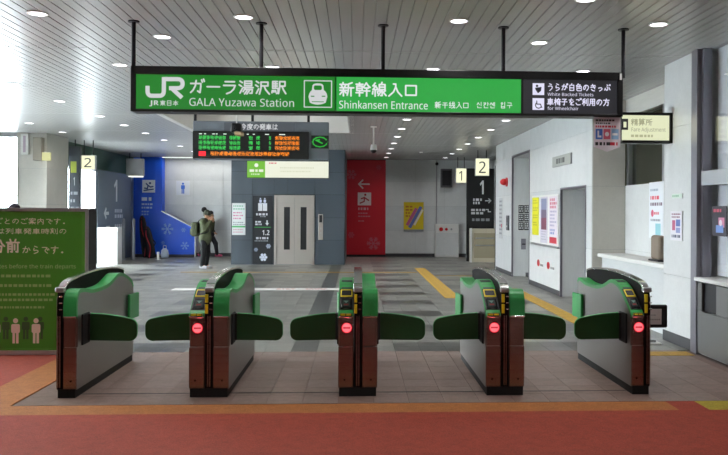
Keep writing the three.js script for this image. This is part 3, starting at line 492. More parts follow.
// ================================================================ MAIN OVERHEAD SIGN
{
  const zf = -7.64, x0 = -2.215, x1 = 2.675, y0 = 2.575, y1 = 3.02;
  const g = thing('overhead_sign', 'long black overhead sign box with lit green station panels hung over the gates', 'sign', [0, 0, 0]);
  part('housing', merge([rb(x0, x1, 2.94, y1, zf, -7.86, 0.006), rb(x0, x1, y0, 2.6, zf, -7.86, 0.006), rb(x0, -2.165, y0, y1, zf, -7.86, 0.006), rb(2.62, x1, y0, y1, zf, -7.86, 0.006), bx(1.64, 1.66, 2.58, 2.95, zf + 0.001, -7.8), bx(x0 + 0.02, x1 - 0.02, 2.6, 3.0, -7.76, -7.85)]), M.black, g);
  part('divider', bx(-0.222, -0.208, 2.595, 2.945, zf - 0.015, zf - 0.005), M.gateGreen, g);
  part('end_tab', bx(2.64, 2.66, 2.945, 3.01, zf + 0.001, zf + 0.006), M.plastic, g);
  [-2.215, -0.96, 0.255, 1.475, 2.71].forEach((x) => { const p = part('hanger_pole', cyl(0.02, CH - 2.98, x, (CH + 2.98) / 2, -7.74, 14), M.darkMetal, g); part('ceiling_flange', cyl(0.055, 0.012, x, CH - 0.006, -7.74, 18), M.darkMetal, p); });
  const mkPanel = (a, b, px0, px1, draw, k) => { const W = 1100, Hh = Math.round(W * 0.345 / (b - a)); return [sheet(b - a, 0.345).translate((a + b) / 2, 2.77, zf - 0.02), backlit(W, Hh, (c, w, h) => { c.setTransform(1, 0, 0, 1, 0, 0); const X = (p) => (p - px0) / (px1 - px0) * w, Y = (p, q) => (q - 74.2 - 0.0128 * (p - 136)) / 35 * h; draw(c, w, h, X, Y); }, k)]; };
  const WH = '#f2f4f6';
  let [ga, ma] = mkPanel(-2.167, -0.215, 136, 335, (c, w, h, X, Y) => {
    c.fillStyle = '#2c9434'; c.fillRect(0, 0, w, h); const u = X(2) - X(1);
    c.strokeStyle = WH; c.lineWidth = 4.2 * u; c.lineJoin = 'miter'; c.lineCap = 'butt';
    c.beginPath(); c.moveTo(X(147.4), Y(147, 86)); c.lineTo(X(147.4), Y(147, 91)); c.quadraticCurveTo(X(147.4), Y(147, 96), X(152), Y(152, 96)); c.lineTo(X(159), Y(159, 96)); c.quadraticCurveTo(X(163.5), Y(163, 96), X(163.5), Y(163, 91)); c.lineTo(X(163.5), Y(163, 79.4)); c.lineTo(X(177), Y(177, 79.4)); c.quadraticCurveTo(X(182), Y(182, 79.6), X(182), Y(182, 84)); c.quadraticCurveTo(X(182), Y(182, 88.3), X(177), Y(177, 88.4)); c.lineTo(X(168.5), Y(168, 88.4)); c.stroke();
    c.beginPath(); c.moveTo(X(170.5), Y(170, 87.8)); c.lineTo(X(181.5), Y(181, 98)); c.stroke();
    en(c, 'JR', X(150), Y(150, 100), 8.5 * u, 6.6 * u, WH, 'bold'); jp(c, '東日本', X(159.5), Y(160, 100.3), 19 * u, 5.6 * u, WH, 0.12);
    jp(c, 'ガーラ湯沢駅', X(188.5), Y(189, 79.2), 98 * u, 15 * u, WH, 0.115); en(c, 'GALA Yuzawa Station', X(188), Y(189, 97.4), 106 * u, 11 * u, WH);
    c.lineWidth = 1.1 * u; c.strokeRect(X(303.4), Y(303, 80.8), 27.4 * u, 26.6 * u);
    c.fillStyle = WH; c.beginPath(); c.moveTo(X(309), Y(309, 103)); c.lineTo(X(307.5), Y(309, 97)); c.quadraticCurveTo(X(308.5), Y(309, 92), X(311), Y(311, 90.5)); c.lineTo(X(311.5), Y(311, 86)); c.quadraticCurveTo(X(312), Y(312, 83.5), X(317), Y(317, 83.5)); c.quadraticCurveTo(X(322), Y(322, 83.5), X(322.6), Y(322, 86)); c.lineTo(X(323), Y(323, 90.5)); c.quadraticCurveTo(X(326), Y(326, 92), X(326.6), Y(326, 97)); c.lineTo(X(325), Y(325, 103)); c.quadraticCurveTo(X(317), Y(317, 107), X(309), Y(309, 103)); c.fill();
    c.fillStyle = '#2c9434'; c.beginPath(); c.roundRect(X(313), Y(313, 85.6), 8 * u, 4.6 * u, 1.6 * u); c.fill(); c.fillRect(X(310), Y(310, 96), 3.5 * u, 1 * u); c.fillRect(X(321), Y(321, 96), 3.5 * u, 1 * u); c.fillRect(X(311), Y(311, 101.6), 12 * u, 0.7 * u);
  }, 0.7); part('lit_panel', ga, ma, g, 'green lit panel with the white station name');
  [ga, ma] = mkPanel(-0.215, 1.64, 335, 521, (c, w, h, X, Y) => {
    c.fillStyle = '#37b04c'; c.fillRect(0, 0, w, h); const u = X(338) - X(337);
    jp(c, '新幹線入口', X(338.5), Y(338, 82), 80 * u, 14.6 * u, WH, 0.115); en(c, 'Shinkansen Entrance', X(338), Y(338, 100.4), 89.5 * u, 10.6 * u, WH);
    jp(c, '新干线入口', X(434), Y(434, 101.8), 35 * u, 7 * u, WH, 0.11); jp(c, '신칸센', X(476), Y(476, 102.2), 20 * u, 6.6 * u, WH, 0.11); jp(c, '입구', X(500), Y(500, 102.2), 13 * u, 6.6 * u, WH, 0.11);
  }, 0.88); part('lit_panel', ga, ma, g, 'brighter green lit panel with white entrance lettering');
  [ga, ma] = mkPanel(1.66, 2.62, 523, 617, (c, w, h, X, Y) => {
    c.fillStyle = '#2c2c30'; c.fillRect(0, 0, w, h); const u = X(524) - X(523), L = '#e6e4fb';
    c.fillStyle = L; c.fillRect(X(532.6), Y(532, 83.2), 11.6 * u, 11.6 * u); c.fillRect(X(532.6), Y(532, 98.4), 11.6 * u, 11.6 * u);
    c.fillStyle = '#22222a'; c.beginPath(); c.arc(X(537), Y(537, 86), 1.2 * u, 0, 7); c.fill(); c.beginPath(); c.moveTo(X(535), Y(535, 88)); c.lineTo(X(541.5), Y(541, 87)); c.lineTo(X(541), Y(541, 91)); c.lineTo(X(538), Y(538, 93.5)); c.lineTo(X(535.6), Y(535, 90)); c.fill();
    c.strokeStyle = '#22222a'; c.lineWidth = 0.9 * u; c.beginPath(); c.arc(X(538.6), Y(538, 105.6), 3 * u, 0.4, 4.2); c.moveTo(X(536.8), Y(536, 101)); c.lineTo(X(537), Y(537, 104.6)); c.lineTo(X(540.4), Y(540, 104.6)); c.lineTo(X(542), Y(542, 108.4)); c.stroke();
    jp(c, 'うらが白色のきっぷ', X(547), Y(547, 83.4), 64 * u, 7.4 * u, L, 0.13); en(c, 'White Backed Tickets', X(547.5), Y(547, 92.6), 46 * u, 4.2 * u, L);
    jp(c, '車椅子をご利用の方', X(547), Y(547, 98.2), 63 * u, 7.4 * u, L, 0.13); en(c, 'for Wheelchair', X(547.5), Y(547, 107), 31 * u, 4.2 * u, L);
  }, 1.0); part('lit_panel', ga, ma, g, 'black panel with lavender white lettering');
  // light leaving the two green panels
  for (const [x, w, k] of [[-1.165, 1.9, 0.12], [0.75, 1.75, 0.2]]) { const l = new THREE.RectAreaLight(new THREE.Color().setRGB(0.25, 1, 0.35), k, w, 0.3); l.position.set(x, 2.77, zf + 0.006); l.lookAt(x, 2.77, 0); l.name = 'sign_light'; g.add(l); }
}
{ // pennant notice under the sign
  const g = thing('pennant_notice', 'white pennant notice with red and blue print hanging from the sign end', 'notice');
  const s = new THREE.Shape([[2.4, 2.575], [2.672, 2.575], [2.672, 2.275], [2.536, 2.225], [2.4, 2.275]].map((p) => new THREE.Vector2(...p)));
  const geo = new THREE.ExtrudeGeometry(s, { depth: 0.006, bevelEnabled: false }).translate(0, 0, -7.71), uv = geo.attributes.uv, p = geo.attributes.position;
  for (let i = 0; i < uv.count; i++) uv.setXY(i, (p.getX(i) - 2.4) / 0.272, (p.getY(i) - 2.225) / 0.35);
  part('board', geo, printed(228, 282, (c, w, h) => { c.fillStyle = '#e6dde2'; c.fillRect(0, 0, w, h); lines(c, 14, 18, 190, 1, 10, 14, '#333'); lines(c, 14, 44, 150, 1, 10, 12, '#444'); c.fillStyle = '#d6485c'; lines(c, 14, 68, 200, 1, 10, 16, '#d2314a');
    c.fillStyle = '#4a74c8'; c.fillRect(14, 96, 60, 84); c.fillStyle = '#d9647c'; c.fillRect(82, 96, 60, 84); c.fillStyle = '#8fb9d9'; c.fillRect(150, 96, 62, 84); c.fillStyle = '#eee'; c.fillRect(30, 110, 14, 56); c.fillRect(30, 150, 34, 16); c.beginPath(); c.arc(112, 138, 18, 0, 7); c.fill(); c.fillRect(158, 130, 46, 18); lines(c, 12, 204, 120, 1, 10, 26, '#2a2a2a'); lines(c, 140, 204, 76, 1, 10, 26, '#c8243c'); }), g);
}
// ================================================================ DEPARTURE BOARD
{
  const z = -15.5, g = thing('departure_board', 'grey hanging board with LED train departures and lit heading', 'departure board');
  part('panel', rb(-3.26, -0.57, 2.63, 3.4, z, z - 0.18, 0.01), std(C('#6a7076'), 0.5), g);
  for (const x of [-3.24, -2.1, -0.98]) part('hanger_pole', bx(x - 0.025, x + 0.025, 3.38, CH + 0.75, z - 0.07, z - 0.12), M.darkMetal, g);
  part('heading', sheet(1.4, 0.17).translate(-1.95, 3.29, z + 0.003), backlit(640, 78, (c, w, h) => { c.fillStyle = '#5a6066'; c.fillRect(0, 0, w, h); jp(c, '今度の発車は', 150, 10, 340, 56, '#eceef0', 0.13); }, 0.75), g, 'white heading on grey');
  const led = (c, x, y, w, h, n, color) => { c.fillStyle = color; const cw = w / n, d = h / 9; for (let k = 0; k < n; k++) for (let i = 0; i < 8; i++) for (let j = 0; j < 8; j++) if (rnd() < 0.6 || j === 3 || i === 4) c.fillRect(x + k * cw + i * cw / 9, y + j * d, cw / 9.6, d * 0.92); };
  const box = part('led_box', rb(-3.26, -0.965, 2.65, 3.195, z + 0.05, z, 0.008), M.black, g);
  part('led_screen', sheet(2.25, 0.5).translate(-2.11, 2.92, z + 0.052), backlit(1125, 250, (c, w, h) => {
    c.fillStyle = '#0a0c0b'; c.fillRect(0, 0, w, h); const G = '#31b347', O = '#e07b1c';
    for (const [x, ww] of [[50, 30], [100, 20], [180, 26], [215, 18], [290, 30], [520, 20], [580, 20], [700, 40], [840, 60]]) { c.fillStyle = '#c9d3cc'; c.fillRect(x, 12, ww, 9); }
    for (let r = 0; r < 3; r++) { const y = 34 + r * 50; led(c, 48, y, 270, 42, 7, G); led(c, 350, y, 110, 42, 3, G); if (r !== 3) { led(c, 540, y, 44, 42, 1, G); led(c, 615, y, 40, 42, 1, G); } if (r < 3) led(c, 740, y, 22, 42, 1, G); led(c, 800, y, 245, 42, 6, O); }
    c.fillStyle = '#d8202c'; c.fillRect(48, 190, 70, 46); led(c, 165, 192, 780, 44, 18, O);
  }, 1.8), box, 'green and orange LED text');
  part('emblem', sheet(0.35, 0.26).translate(-0.745, 3.0, z + 0.004), backlit(140, 104, (c) => { c.fillStyle = '#0b0d0b'; c.fillRect(0, 0, 140, 104); c.strokeStyle = '#37c545'; c.lineWidth = 9; c.beginPath(); c.ellipse(70, 52, 56, 38, 0, 0.2, 5.9); c.stroke(); c.lineWidth = 11; c.beginPath(); c.moveTo(34, 36); c.lineTo(92, 64); c.moveTo(70, 34); c.lineTo(36, 40); c.stroke(); c.lineWidth = 5; for (let k = 0; k < 12; k++) { const a = k * Math.PI / 6; c.beginPath(); c.moveTo(70 + 58 * Math.cos(a), 52 + 40 * Math.sin(a)); c.lineTo(70 + 66 * Math.cos(a), 52 + 47 * Math.sin(a)); c.stroke(); } }, 0.9), g, 'green lit oval emblem');
}
{
  const z = -15.48, g = thing('lit_sign', 'white and lime backlit sign box below the departure board', 'sign');
  part('box', rb(-2.2, -0.56, 2.27, 2.615, z - 0.02, z - 0.16, 0.01), M.darkMetal, g);
  part('lit_face', sheet(1.62, 0.33).translate(-1.38, 2.443, z - 0.015), backlit(820, 167, (c, w, h) => { c.fillStyle = '#f4f6e2'; c.fillRect(0, 0, w, h); c.fillStyle = '#7cc443'; c.fillRect(0, 0, 180, h); c.fillStyle = '#f4f8ee'; c.beginPath(); c.arc(92, 42, 20, 0, 7); c.fill(); lines(c, 24, 84, 130, 1, 30, 26, '#eef5e4'); lines(c, 40, 126, 100, 1, 30, 14, '#dcebc9'); lines(c, 220, 14, 100, 1, 20, 12, '#d9606a'); lines(c, 330, 60, 380, 2, 36, 12, '#dfe2c6'); }, 0.95), g, 'glowing white face with lime end');
  const l = new THREE.RectAreaLight(new THREE.Color().setRGB(1, 1, 0.9), 1.0, 1.6, 0.3); l.position.set(-1.38, 2.443, z); l.lookAt(-1.38, 2.443, 0); l.name = 'sign_light'; g.add(l);
}
// ================================================================ FARE ADJUSTMENT SIGN
{
  const z = -9.35, g = thing('lit_sign', 'pale yellow backlit fare adjustment sign box sticking out from the white column', 'sign');
  part('box', merge([rb(3.27, 3.9, 2.47, 2.505, z, z - 0.14, 0.008), rb(3.27, 3.9, 2.815, 2.85, z, z - 0.14, 0.008), rb(3.865, 3.9, 2.47, 2.85, z, z - 0.14, 0.008), bx(3.28, 3.88, 2.49, 2.83, z - 0.05, z - 0.13)]), M.black, g);
  part('lit_face', sheet(0.6, 0.32).translate(3.568, 2.66, z - 0.02), backlit(480, 256, (c, w, h) => { c.fillStyle = '#e8ecc6'; c.fillRect(0, 0, w, h); c.fillStyle = '#1d1d1c'; c.fillRect(0, 40, 62, 110); c.fillStyle = '#e8ecc6'; c.fillRect(16, 70, 30, 56); jp(c, '精算所', 92, 38, 220, 70, '#9a9a78', 0.09); en(c, 'Fare Adjustment', 92, 124, 350, 52, '#a5a682'); lines(c, 92, 196, 230, 1, 30, 24, '#b4b58c'); }, 0.95), g, 'glowing pale yellow face');
  const l = new THREE.RectAreaLight(new THREE.Color().setRGB(1, 1, 0.7), 0.7, 0.58, 0.3); l.position.set(3.568, 2.66, z - 0.012); l.lookAt(3.568, 2.66, 0); l.name = 'sign_light'; g.add(l);
}
// ================================================================ GREEN STANDEE
{
  const z = -8.66, x0 = -4.6, x1 = -2.955, g = thing('standing_sign', 'large green standing notice board with white text and figures beside the end gate', 'notice board', [0, 0, 0]);
  part('case', merge([bx(x0, x1, 0.012, 1.625, z, z - 0.25)]), M.blackMatte, g, 'black deep case');
  const F = 0.035; part('frame', merge([rb(x0, x1, 1.59, 1.628, z + 0.02, z, 0.004), rb(x0, x1, 0.012, 0.06, z + 0.02, z, 0.004), rb(x1 - F, x1, 0.06, 1.59, z + 0.02, z, 0.004), rb(x0, x0 + F, 0.06, 1.59, z + 0.02, z, 0.004)]), M.alu, g, 'pale metal frame');
  part('poster', sheet(1.575, 1.53).translate((x0 + x1) / 2, 0.825, z + 0.004), printed(1024, 994, (c, w, h) => {
    c.fillStyle = '#4d8f2c'; c.fillRect(0, 0, w, h); c.fillStyle = '#42841f'; c.beginPath(); c.roundRect(14, 14, w - 40, h - 30, 18); c.fill();
    const T = '#e4d2c4'; const k = 1024 / 1.575 * 8.65 / 770, E = (p) => w - (87 - p) * k * 0.98, Y = (q) => (q - 213) * 6.85; // poster px
    jp(c, '時刻ごとのご案内です。', E(-18), Y(220), 88 * k, 46, T, 0.1); jp(c, 'は列車発車時刻の', E(0), Y(230.5), 68 * k, 44, T, 0.1);
    jp(c, '分前', E(-5), Y(242.5), 28 * k, 96, T, 0.13); jp(c, 'からです。', E(25), Y(249), 45 * k, 58, T, 0.11);
    lines(c, E(-120), Y(244), 700, 1, 20, 60, '#4f9130');
    en(c, '10 minutes before the train departs', E(-20), Y(268), 96 * k, 40, '#a9bd86'); for (const q of [279, 289]) lines(c, E(-14), Y(q), 70 * k, 1, 30, 20, '#8fac6a'); lines(c, E(-6), Y(298.5), 66 * k, 2, 38, 18, '#8fac6a'); lines(c, E(0), Y(312), 52 * k, 1, 30, 16, '#8fac6a');
    for (const [p, col] of [[9.5, '#2c4d24'], [29, '#2c4d24'], [43, '#2c4d24']]) person2d(c, E(p), Y(323), 160, '#35522b');
    for (const p of [-22, 0, 19, 39]) person2d(c, E(p), Y(324.5), 180, '#e3c9bd');
  }, 0.45), g, 'green poster with pinkish white lettering');
}
// ================================================================ LIFT SIGNS
const onWall = (name, label, cat, w, h, x, y, z, mat, ry = 0, group, depth = 0.012, frame = M.plastic) => {
  const g = thing(name, label, cat, [x, y, z], group); g.rotation.y = ry;
  part('board', bx(-w / 2, w / 2, -h / 2, h / 2, 0.001, depth), frame, g);
  part('print', sheet(w - 0.006, h - 0.006).translate(0, 0, depth + 0.002), mat, g);
  return g;
};
onWall('lift_sign', 'tall black sign with lift pictogram and snowflakes beside the steel lift doors', 'sign', 0.6, 2.06, -2.83, 1.05, -23.4, printed(240, 824, (c, w, h) => {
  c.fillStyle = '#15191f'; c.fillRect(0, 0, w, h); c.fillStyle = '#e8e9ef'; c.fillRect(64, 90, 108, 90); person2d(c, 92, 26, 90, '#cfd3ea'); person2d(c, 144, 26, 90, '#cfd3ea'); c.fillStyle = '#e8e9ef'; c.fillRect(64, 100, 108, 84); c.fillStyle = '#15191f'; c.fillRect(114, 100, 6, 84);
  lines(c, 40, 212, 150, 1, 20, 26, '#d6d8de'); lines(c, 90, 246, 80, 1, 20, 12, '#a9acb3'); lines(c, 30, 306, 80, 2, 30, 20, '#d6d8de'); c.fillStyle = '#e3e5ea'; c.beginPath(); c.moveTo(150, 330); c.lineTo(196, 330); c.lineTo(174, 362); c.fill(); c.fillRect(164, 298, 18, 40); c.fillStyle = '#38a34a'; c.fillRect(20, 376, 200, 10);
  en(c, '1.2', 112, 410, 92, 84, '#eceef2', 'bold'); lines(c, 40, 500, 150, 1, 20, 26, '#d6d8de'); lines(c, 24, 540, 170, 1, 20, 12, '#a9acb3'); flake(c, 190, 610, 26, '#aab3c8', 8); flake(c, 40, 652, 22, '#8c97b0', 7); flake(c, 130, 744, 44, '#d7deee', 12);
}), 0, null, 0.03, M.black);
onWall('notice', 'white notice with pink and green print on the lift block', 'notice', 0.4, 0.96, -3.55, 1.37, -23.4, printed(120, 288, (c, w, h) => { c.fillStyle = '#dfe3e2'; c.fillRect(0, 0, w, h); lines(c, 10, 20, 100, 2, 26, 12, '#7fb59a'); lines(c, 10, 80, 100, 3, 26, 12, '#cf7a9c'); lines(c, 10, 170, 100, 2, 20, 9, '#8a8f90'); c.fillStyle = '#58b36a'; c.fillRect(0, 206, w, 14); lines(c, 10, 234, 100, 2, 24, 9, '#d49aae'); }));
{
  const g = thing('call_panel', 'narrow steel lift call panel with dark display', 'call panel', [-1.09, 1.14, -23.4]);
  part('plate', rb(-0.07, 0.07, -0.39, 0.39, 0.001, 0.03, 0.006), M.steelDoor, g); part('display', bx(-0.045, 0.045, 0.14, 0.36, 0.03, 0.034), M.black, g); for (const y of [-0.05, -0.18]) part('button', cyl(0.025, 0.012, 0, 0, 0, 14).rotateX(Math.PI / 2).translate(0, y, 0.034), M.plastic, g);
}
// ================================================================ FAR WALL THINGS
onWall('poster', 'yellow poster with diagonal blue and pink band on the white back wall', 'poster', 0.72, 1.06, 2.04, 1.44, FARZ, printed(216, 318, (c, w, h) => { c.fillStyle = '#dcc31c'; c.fillRect(0, 0, w, h); c.save(); c.translate(118, 160); c.rotate(0.5); c.fillStyle = '#5a6bb4'; c.fillRect(-8, -130, 34, 260); c.fillStyle = '#c05a8c'; c.fillRect(-44, -90, 32, 210); c.fillStyle = '#e8e2d0'; c.fillRect(30, -110, 20, 190); c.restore(); lines(c, 20, 40, 60, 4, 34, 20, '#b8761a'); c.fillStyle = '#8a8d90'; c.fillRect(0, 296, w, 22); }, 0.3), 0, null, 0.02, M.alu);
{
  const g = thing('hydrant_cabinet', 'white hydrant cabinet with red lamps standing at the back wall', 'cabinet', [3.22, 0, FARZ + 0.001]);
  part('body', rb(-0.42, 0.42, 0, 1.18, 0.0, 0.28, 0.01), M.plastic, g); part('door', rb(-0.39, 0.39, 0.08, 0.88, 0.28, 0.295, 0.006), M.white, g);
  for (const [x, r] of [[-0.22, 0.07], [-0.03, 0.05]]) part('red_lamp', cyl(r, 0.05, 0, 0, 0, 18).rotateX(Math.PI / 2).translate(x, 1.0, 0.29), M.redPlastic, g, 'red alarm lamp'); part('button', cyl(0.035, 0.02, 0, 0, 0, 14).rotateX(Math.PI / 2).translate(0.15, 1.0, 0.29), M.grey, g);
}
{
  const g = thing('wall_conduit', 'thin pipe with small camera running up the white back wall', 'conduit', [2.86, 1.2, FARZ]);
  part('pipe', cyl(0.022, 2.26, 0, 1.13, 0.03), M.grey, g); part('camera_head', new THREE.SphereGeometry(0.06, 16, 12).translate(0, 2.14, 0.09), M.black, g); part('clip', bx(-0.03, 0.03, 1.1, 1.13, 0.001, 0.055), M.alu, g);
}
{ const g = thing('wall_speaker', 'dark box mounted high on the white back wall', 'speaker', [3.2, 2.8, FARZ]); part('cabinet', rb(-0.2, 0.2, -0.3, 0.36, 0.001, 0.22, 0.01), std(C('#57565a'), 0.6), g); part('grille', bx(-0.16, 0.16, -0.24, 0.3, 0.22, 0.226), M.darkMetal, g); }
{ // black platform sign wall on the right
  const z = -25.1, g = thing('platform_sign_wall', 'tall black platform sign wall with a big white 1 and right arrow', 'sign', [0, 0, 0]);
  part('slab', rb(3.6, 4.5, 0, 3.05, z, z - 0.12, 0.008), M.black, g);
  part('print', sheet(0.88, 3.0).translate(4.05, 1.53, z + 0.004), printed(264, 900, (c, w, h) => { c.fillStyle = '#111214'; c.fillRect(0, 0, w, h); en(c, '1', 120, 100, 60, 190, '#e9e9ea', 'bold'); lines(c, 60, 290, 90, 2, 32, 24, '#d0d0d2'); arrow(c, 206, 312, 28, 1, '#e0e0e2', 10); lines(c, 40, 392, 130, 2, 32, 22, '#c8c8ca'); c.strokeStyle = '#d8d8da'; c.lineWidth = 9; c.beginPath(); c.moveTo(184, 398); c.lineTo(210, 398); c.lineTo(210, 420); c.lineTo(236, 420); c.stroke(); lines(c, 50, 486, 170, 1, 32, 26, '#8e8e92'); }), g);
}
{
  const g = thing('ticket_cabinet', 'beige cabinet with metal rails before the black platform sign wall', 'cabinet', [4.03, 0, -24.6]);
  part('body', rb(-0.36, 0.46, 0, 1.08, -0.4, 0, 0.01), M.beige, g); part('post', rb(-0.4, -0.33, 0, 1.1, -0.02, 0.05, 0.008), M.plastic, g); for (const y of [0.55, 0.78]) part('rail', tube([[-0.2, y, 0.001], [-0.2, y, 0.06], [0.36, y, 0.06], [0.36, y, 0.001]], 0.018), M.alu, g); part('recess', bx(-0.26, 0.42, 0.14, 0.94, 0.001, 0.004), std(C('#a49a80'), 0.6), g);
}
function numberSign(x0, x1, y0, y1, z, n, label) {
  const g = thing('platform_number_sign', label, 'number sign', [(x0 + x1) / 2, 0, z]), w = x1 - x0;
  part('box', rb(-w / 2, w / 2, y0, y1, -0.12, 0, 0.01), M.alu, g); for (const s of [-0.3, 0.3]) part('hanger_rod', cyl(0.012, CH - y1 + 0.01, s * w, (CH + y1) / 2, -0.06, 10), M.darkMetal, g);
  part('lit_face', sheet(w - 0.03, y1 - y0 - 0.03).translate(0, (y0 + y1) / 2, 0.004), backlit(128, 160, (c) => { c.fillStyle = '#f3f3cf'; c.fillRect(0, 0, 128, 160); c.fillStyle = '#3a3b38'; c.font = '150px sans-serif'; c.textAlign = 'center'; c.textBaseline = 'middle'; c.fillText(n, 64, 84); }, 1.15), g, 'glowing face with the number ' + n);
}
numberSign(3.35, 3.72, 2.6, 3.11, -26.0, '1', 'small lit hanging sign with number 1 by the black sign wall');
numberSign(3.55, 3.98, 2.7, 3.24, -23.0, '2', 'lit hanging sign with number 2 at the end of the poster wall');
numberSign(-7.36, -6.97, 2.69, 3.08, -20.9, '2', 'lit hanging sign with number 2 near the pale tiled column');
// dark poster strip at the far end of the poster wall
onWall('notice_strip', 'dark narrow strip of small notices at the end of the poster wall', 'notice', 0.5, 2.96, 4.24, 1.48, -22.1, printed(60, 320, (c, w, h) => { c.fillStyle = '#3d4148'; c.fillRect(0, 0, w, h); for (let k = 0; k < 5; k++) { c.fillStyle = '#6d727a'; c.fillRect(8, 20 + k * 58, 44, 40); lines(c, 12, 30 + k * 58, 36, 2, 12, 5, '#c9ccd2'); } }), 0, null, 0.03, M.darkMetal);
// ================================================================ RIGHT WALL THINGS (facing -x)
const RY = -Math.PI / 2;
{
  const g = thing('poster_board', 'framed board of three posters, yellow, violet and red, on the white wall', 'poster board', [RW, 1.45, -15.78]); g.rotation.y = RY;
  part('board', rb(-1.12, 1.12, -0.5, 0.52, 0.001, 0.025, 0.006), M.plastic, g); part('rail', rb(-1.14, 1.14, -0.54, -0.5, 0.001, 0.05, 0.006), M.alu, g, 'grey lower rail');
  const posters = [['#d9d51f', 0.85, (c, w, h) => { for (let k = 0; k < 4; k++) lines(c, 24, 30 + k * 92, 140, 2, 30, 14, '#aaa728'); }], ['#cfcad6', 1, (c, w, h) => { c.fillStyle = '#8a90ab'; c.fillRect(24, 16, w - 48, 120); c.fillStyle = '#6d6478'; c.fillRect(24, 130, w - 48, 90); c.fillStyle = '#7b3c50'; c.fillRect(24, 214, w - 48, 120); lines(c, 24, 350, 140, 4, 26, 10, '#a9a7b4'); }], ['#dfd6de', 1, (c, w, h) => { lines(c, 20, 20, 150, 3, 36, 26, '#c8657a'); lines(c, 20, 140, 150, 5, 34, 18, '#a9a4bf'); lines(c, 20, 320, 150, 2, 30, 22, '#7f90c0'); c.fillStyle = '#c42f40'; c.fillRect(10, 400, w - 20, 60); }]];
  posters.forEach(([bg, q, f], k) => part('poster', bx(-1.06 + k * 0.75, -0.46 + k * 0.75, 0.48 - 0.95 * q, 0.48, 0.025, 0.029), printed(200, 470, (c, w, h) => { c.fillStyle = bg; c.fillRect(0, 0, w, h); f(c, w, h); }), g));
}
onWall('door_plate', 'small grey lettered plate above the low door recess', 'sign', 1.3, 0.2, RW, 2.6, -14.45, printed(260, 40, (c, w, h) => { c.fillStyle = '#a9aba4'; c.fillRect(0, 0, w, h); lines(c, 60, 10, 150, 1, 20, 20, '#4a4b48'); }), RY, null, 0.03, M.grey);
for (const [z, t] of [[-16.24, 'nearer the tall recess'], [-15.38, 'nearer the low recess']]) {
  const g = thing('prohibition_sticker', 'round red prohibition sticker with small text low on the white wall, ' + t, 'sticker', [RW, 0.53, z], 'red stickers on the poster wall'); g.rotation.y = RY;
  part('disc', cyl(0.075, 0.003, 0, 0, 0, 24).rotateX(Math.PI / 2).scale(1.6, 1, 1).translate(-0.12, 0, 0.0025), M.redPlastic, g); part('caption', bx(0.04, 0.36, -0.1, 0.02, 0.001, 0.003), printed(64, 24, (c) => { c.fillStyle = '#d9dbda'; c.fillRect(0, 0, 64, 24); lines(c, 4, 6, 52, 1, 8, 9, '#666'); }), g);
}
{
  const g = thing('alarm_lamp', 'red alarm lamp on the white wall beside the tall door recess', 'alarm', [RW, 2.4, -19.85]); g.rotation.y = RY; part('base_plate', cyl(0.12, 0.03, 0, 0, 0, 20).rotateX(Math.PI / 2).translate(0, 0, 0.016), M.redPlastic, g); part('dome', new THREE.SphereGeometry(0.09, 18, 12).scale(1, 1, 1.2).translate(0, 0, 0.08), M.redPlastic, g);
}
onWall('wall_notice', 'tall narrow notice with small print at the far end of the poster wall', 'notice', 0.5, 1.1, RW, 1.45, -20.65, printed(60, 132, (c, w, h) => { c.fillStyle = '#c2c4c6'; c.fillRect(0, 0, w, h); lines(c, 6, 8, 46, 9, 13, 6, '#77797c'); c.fillStyle = '#b5455a'; c.fillRect(34, 84, 18, 12); }), RY);
{ const g = thing('intercom', 'dark grey intercom panel on the white wall beside the tall recess', 'intercom', [RW, 1.34, -19.65]); g.rotation.y = RY; part('panel', rb(-0.13, 0.13, -0.19, 0.19, 0.001, 0.04, 0.008), std(C('#5b5d60'), 0.5), g); part('speaker_grille', bx(-0.08, 0.08, 0.02, 0.14, 0.04, 0.043), M.darkMetal, g); part('button', cyl(0.025, 0.01, 0, 0, 0, 14).rotateX(Math.PI / 2).translate(0, -0.09, 0.043), M.plastic, g); }
{
  const g = thing('door_notice', 'black and white notice of bold characters inside the tall door recess', 'notice', [4.2, 1.48, -19.19]);
  part('board', bx(-0.15, 0.15, -0.33, 0.33, 0.001, 0.01), M.plastic, g);
  const blk = bx(-0.068, 0.068, -0.1, 0.1, 0.01, 0.013), ink = printed(40, 60, (c) => { c.fillStyle = '#17181a'; c.fillRect(0, 0, 40, 60); lines(c, 5, 8, 24, 3, 16, 9, '#d8d9da'); });
  for (const x of [-0.073, 0.073]) for (const y of [-0.214, 0, 0.214]) part('black_square', blk, ink, g).position.set(x, y, 0);
}
onWall('wall_poster', 'white notice with pink and blue figures on the white column', 'poster', 0.34, 0.36, RW, 1.45, -9.2, printed(136, 144, (c, w, h) => { c.fillStyle = '#e4e2e8'; c.fillRect(0, 0, w, h); lines(c, 14, 10, 104, 2, 14, 8, '#8a5a6a'); c.fillStyle = '#b8587c'; c.fillRect(20, 44, 36, 50); c.fillStyle = '#5d6fae'; c.fillRect(66, 40, 50, 34); c.fillStyle = '#8a93c2'; c.fillRect(66, 80, 50, 26); lines(c, 14, 116, 104, 1, 14, 14, '#555a70'); }), RY);
onWall('small_plate', 'small pale green plate on the white column above the notice', 'plate', 0.3, 0.055, RW, 1.815, -9.18, printed(96, 18, (c, w, h) => { c.fillStyle = '#cfe0d2'; c.fillRect(0, 0, w, h); lines(c, 4, 5, 84, 1, 9, 8, '#7fae8e'); }), RY);
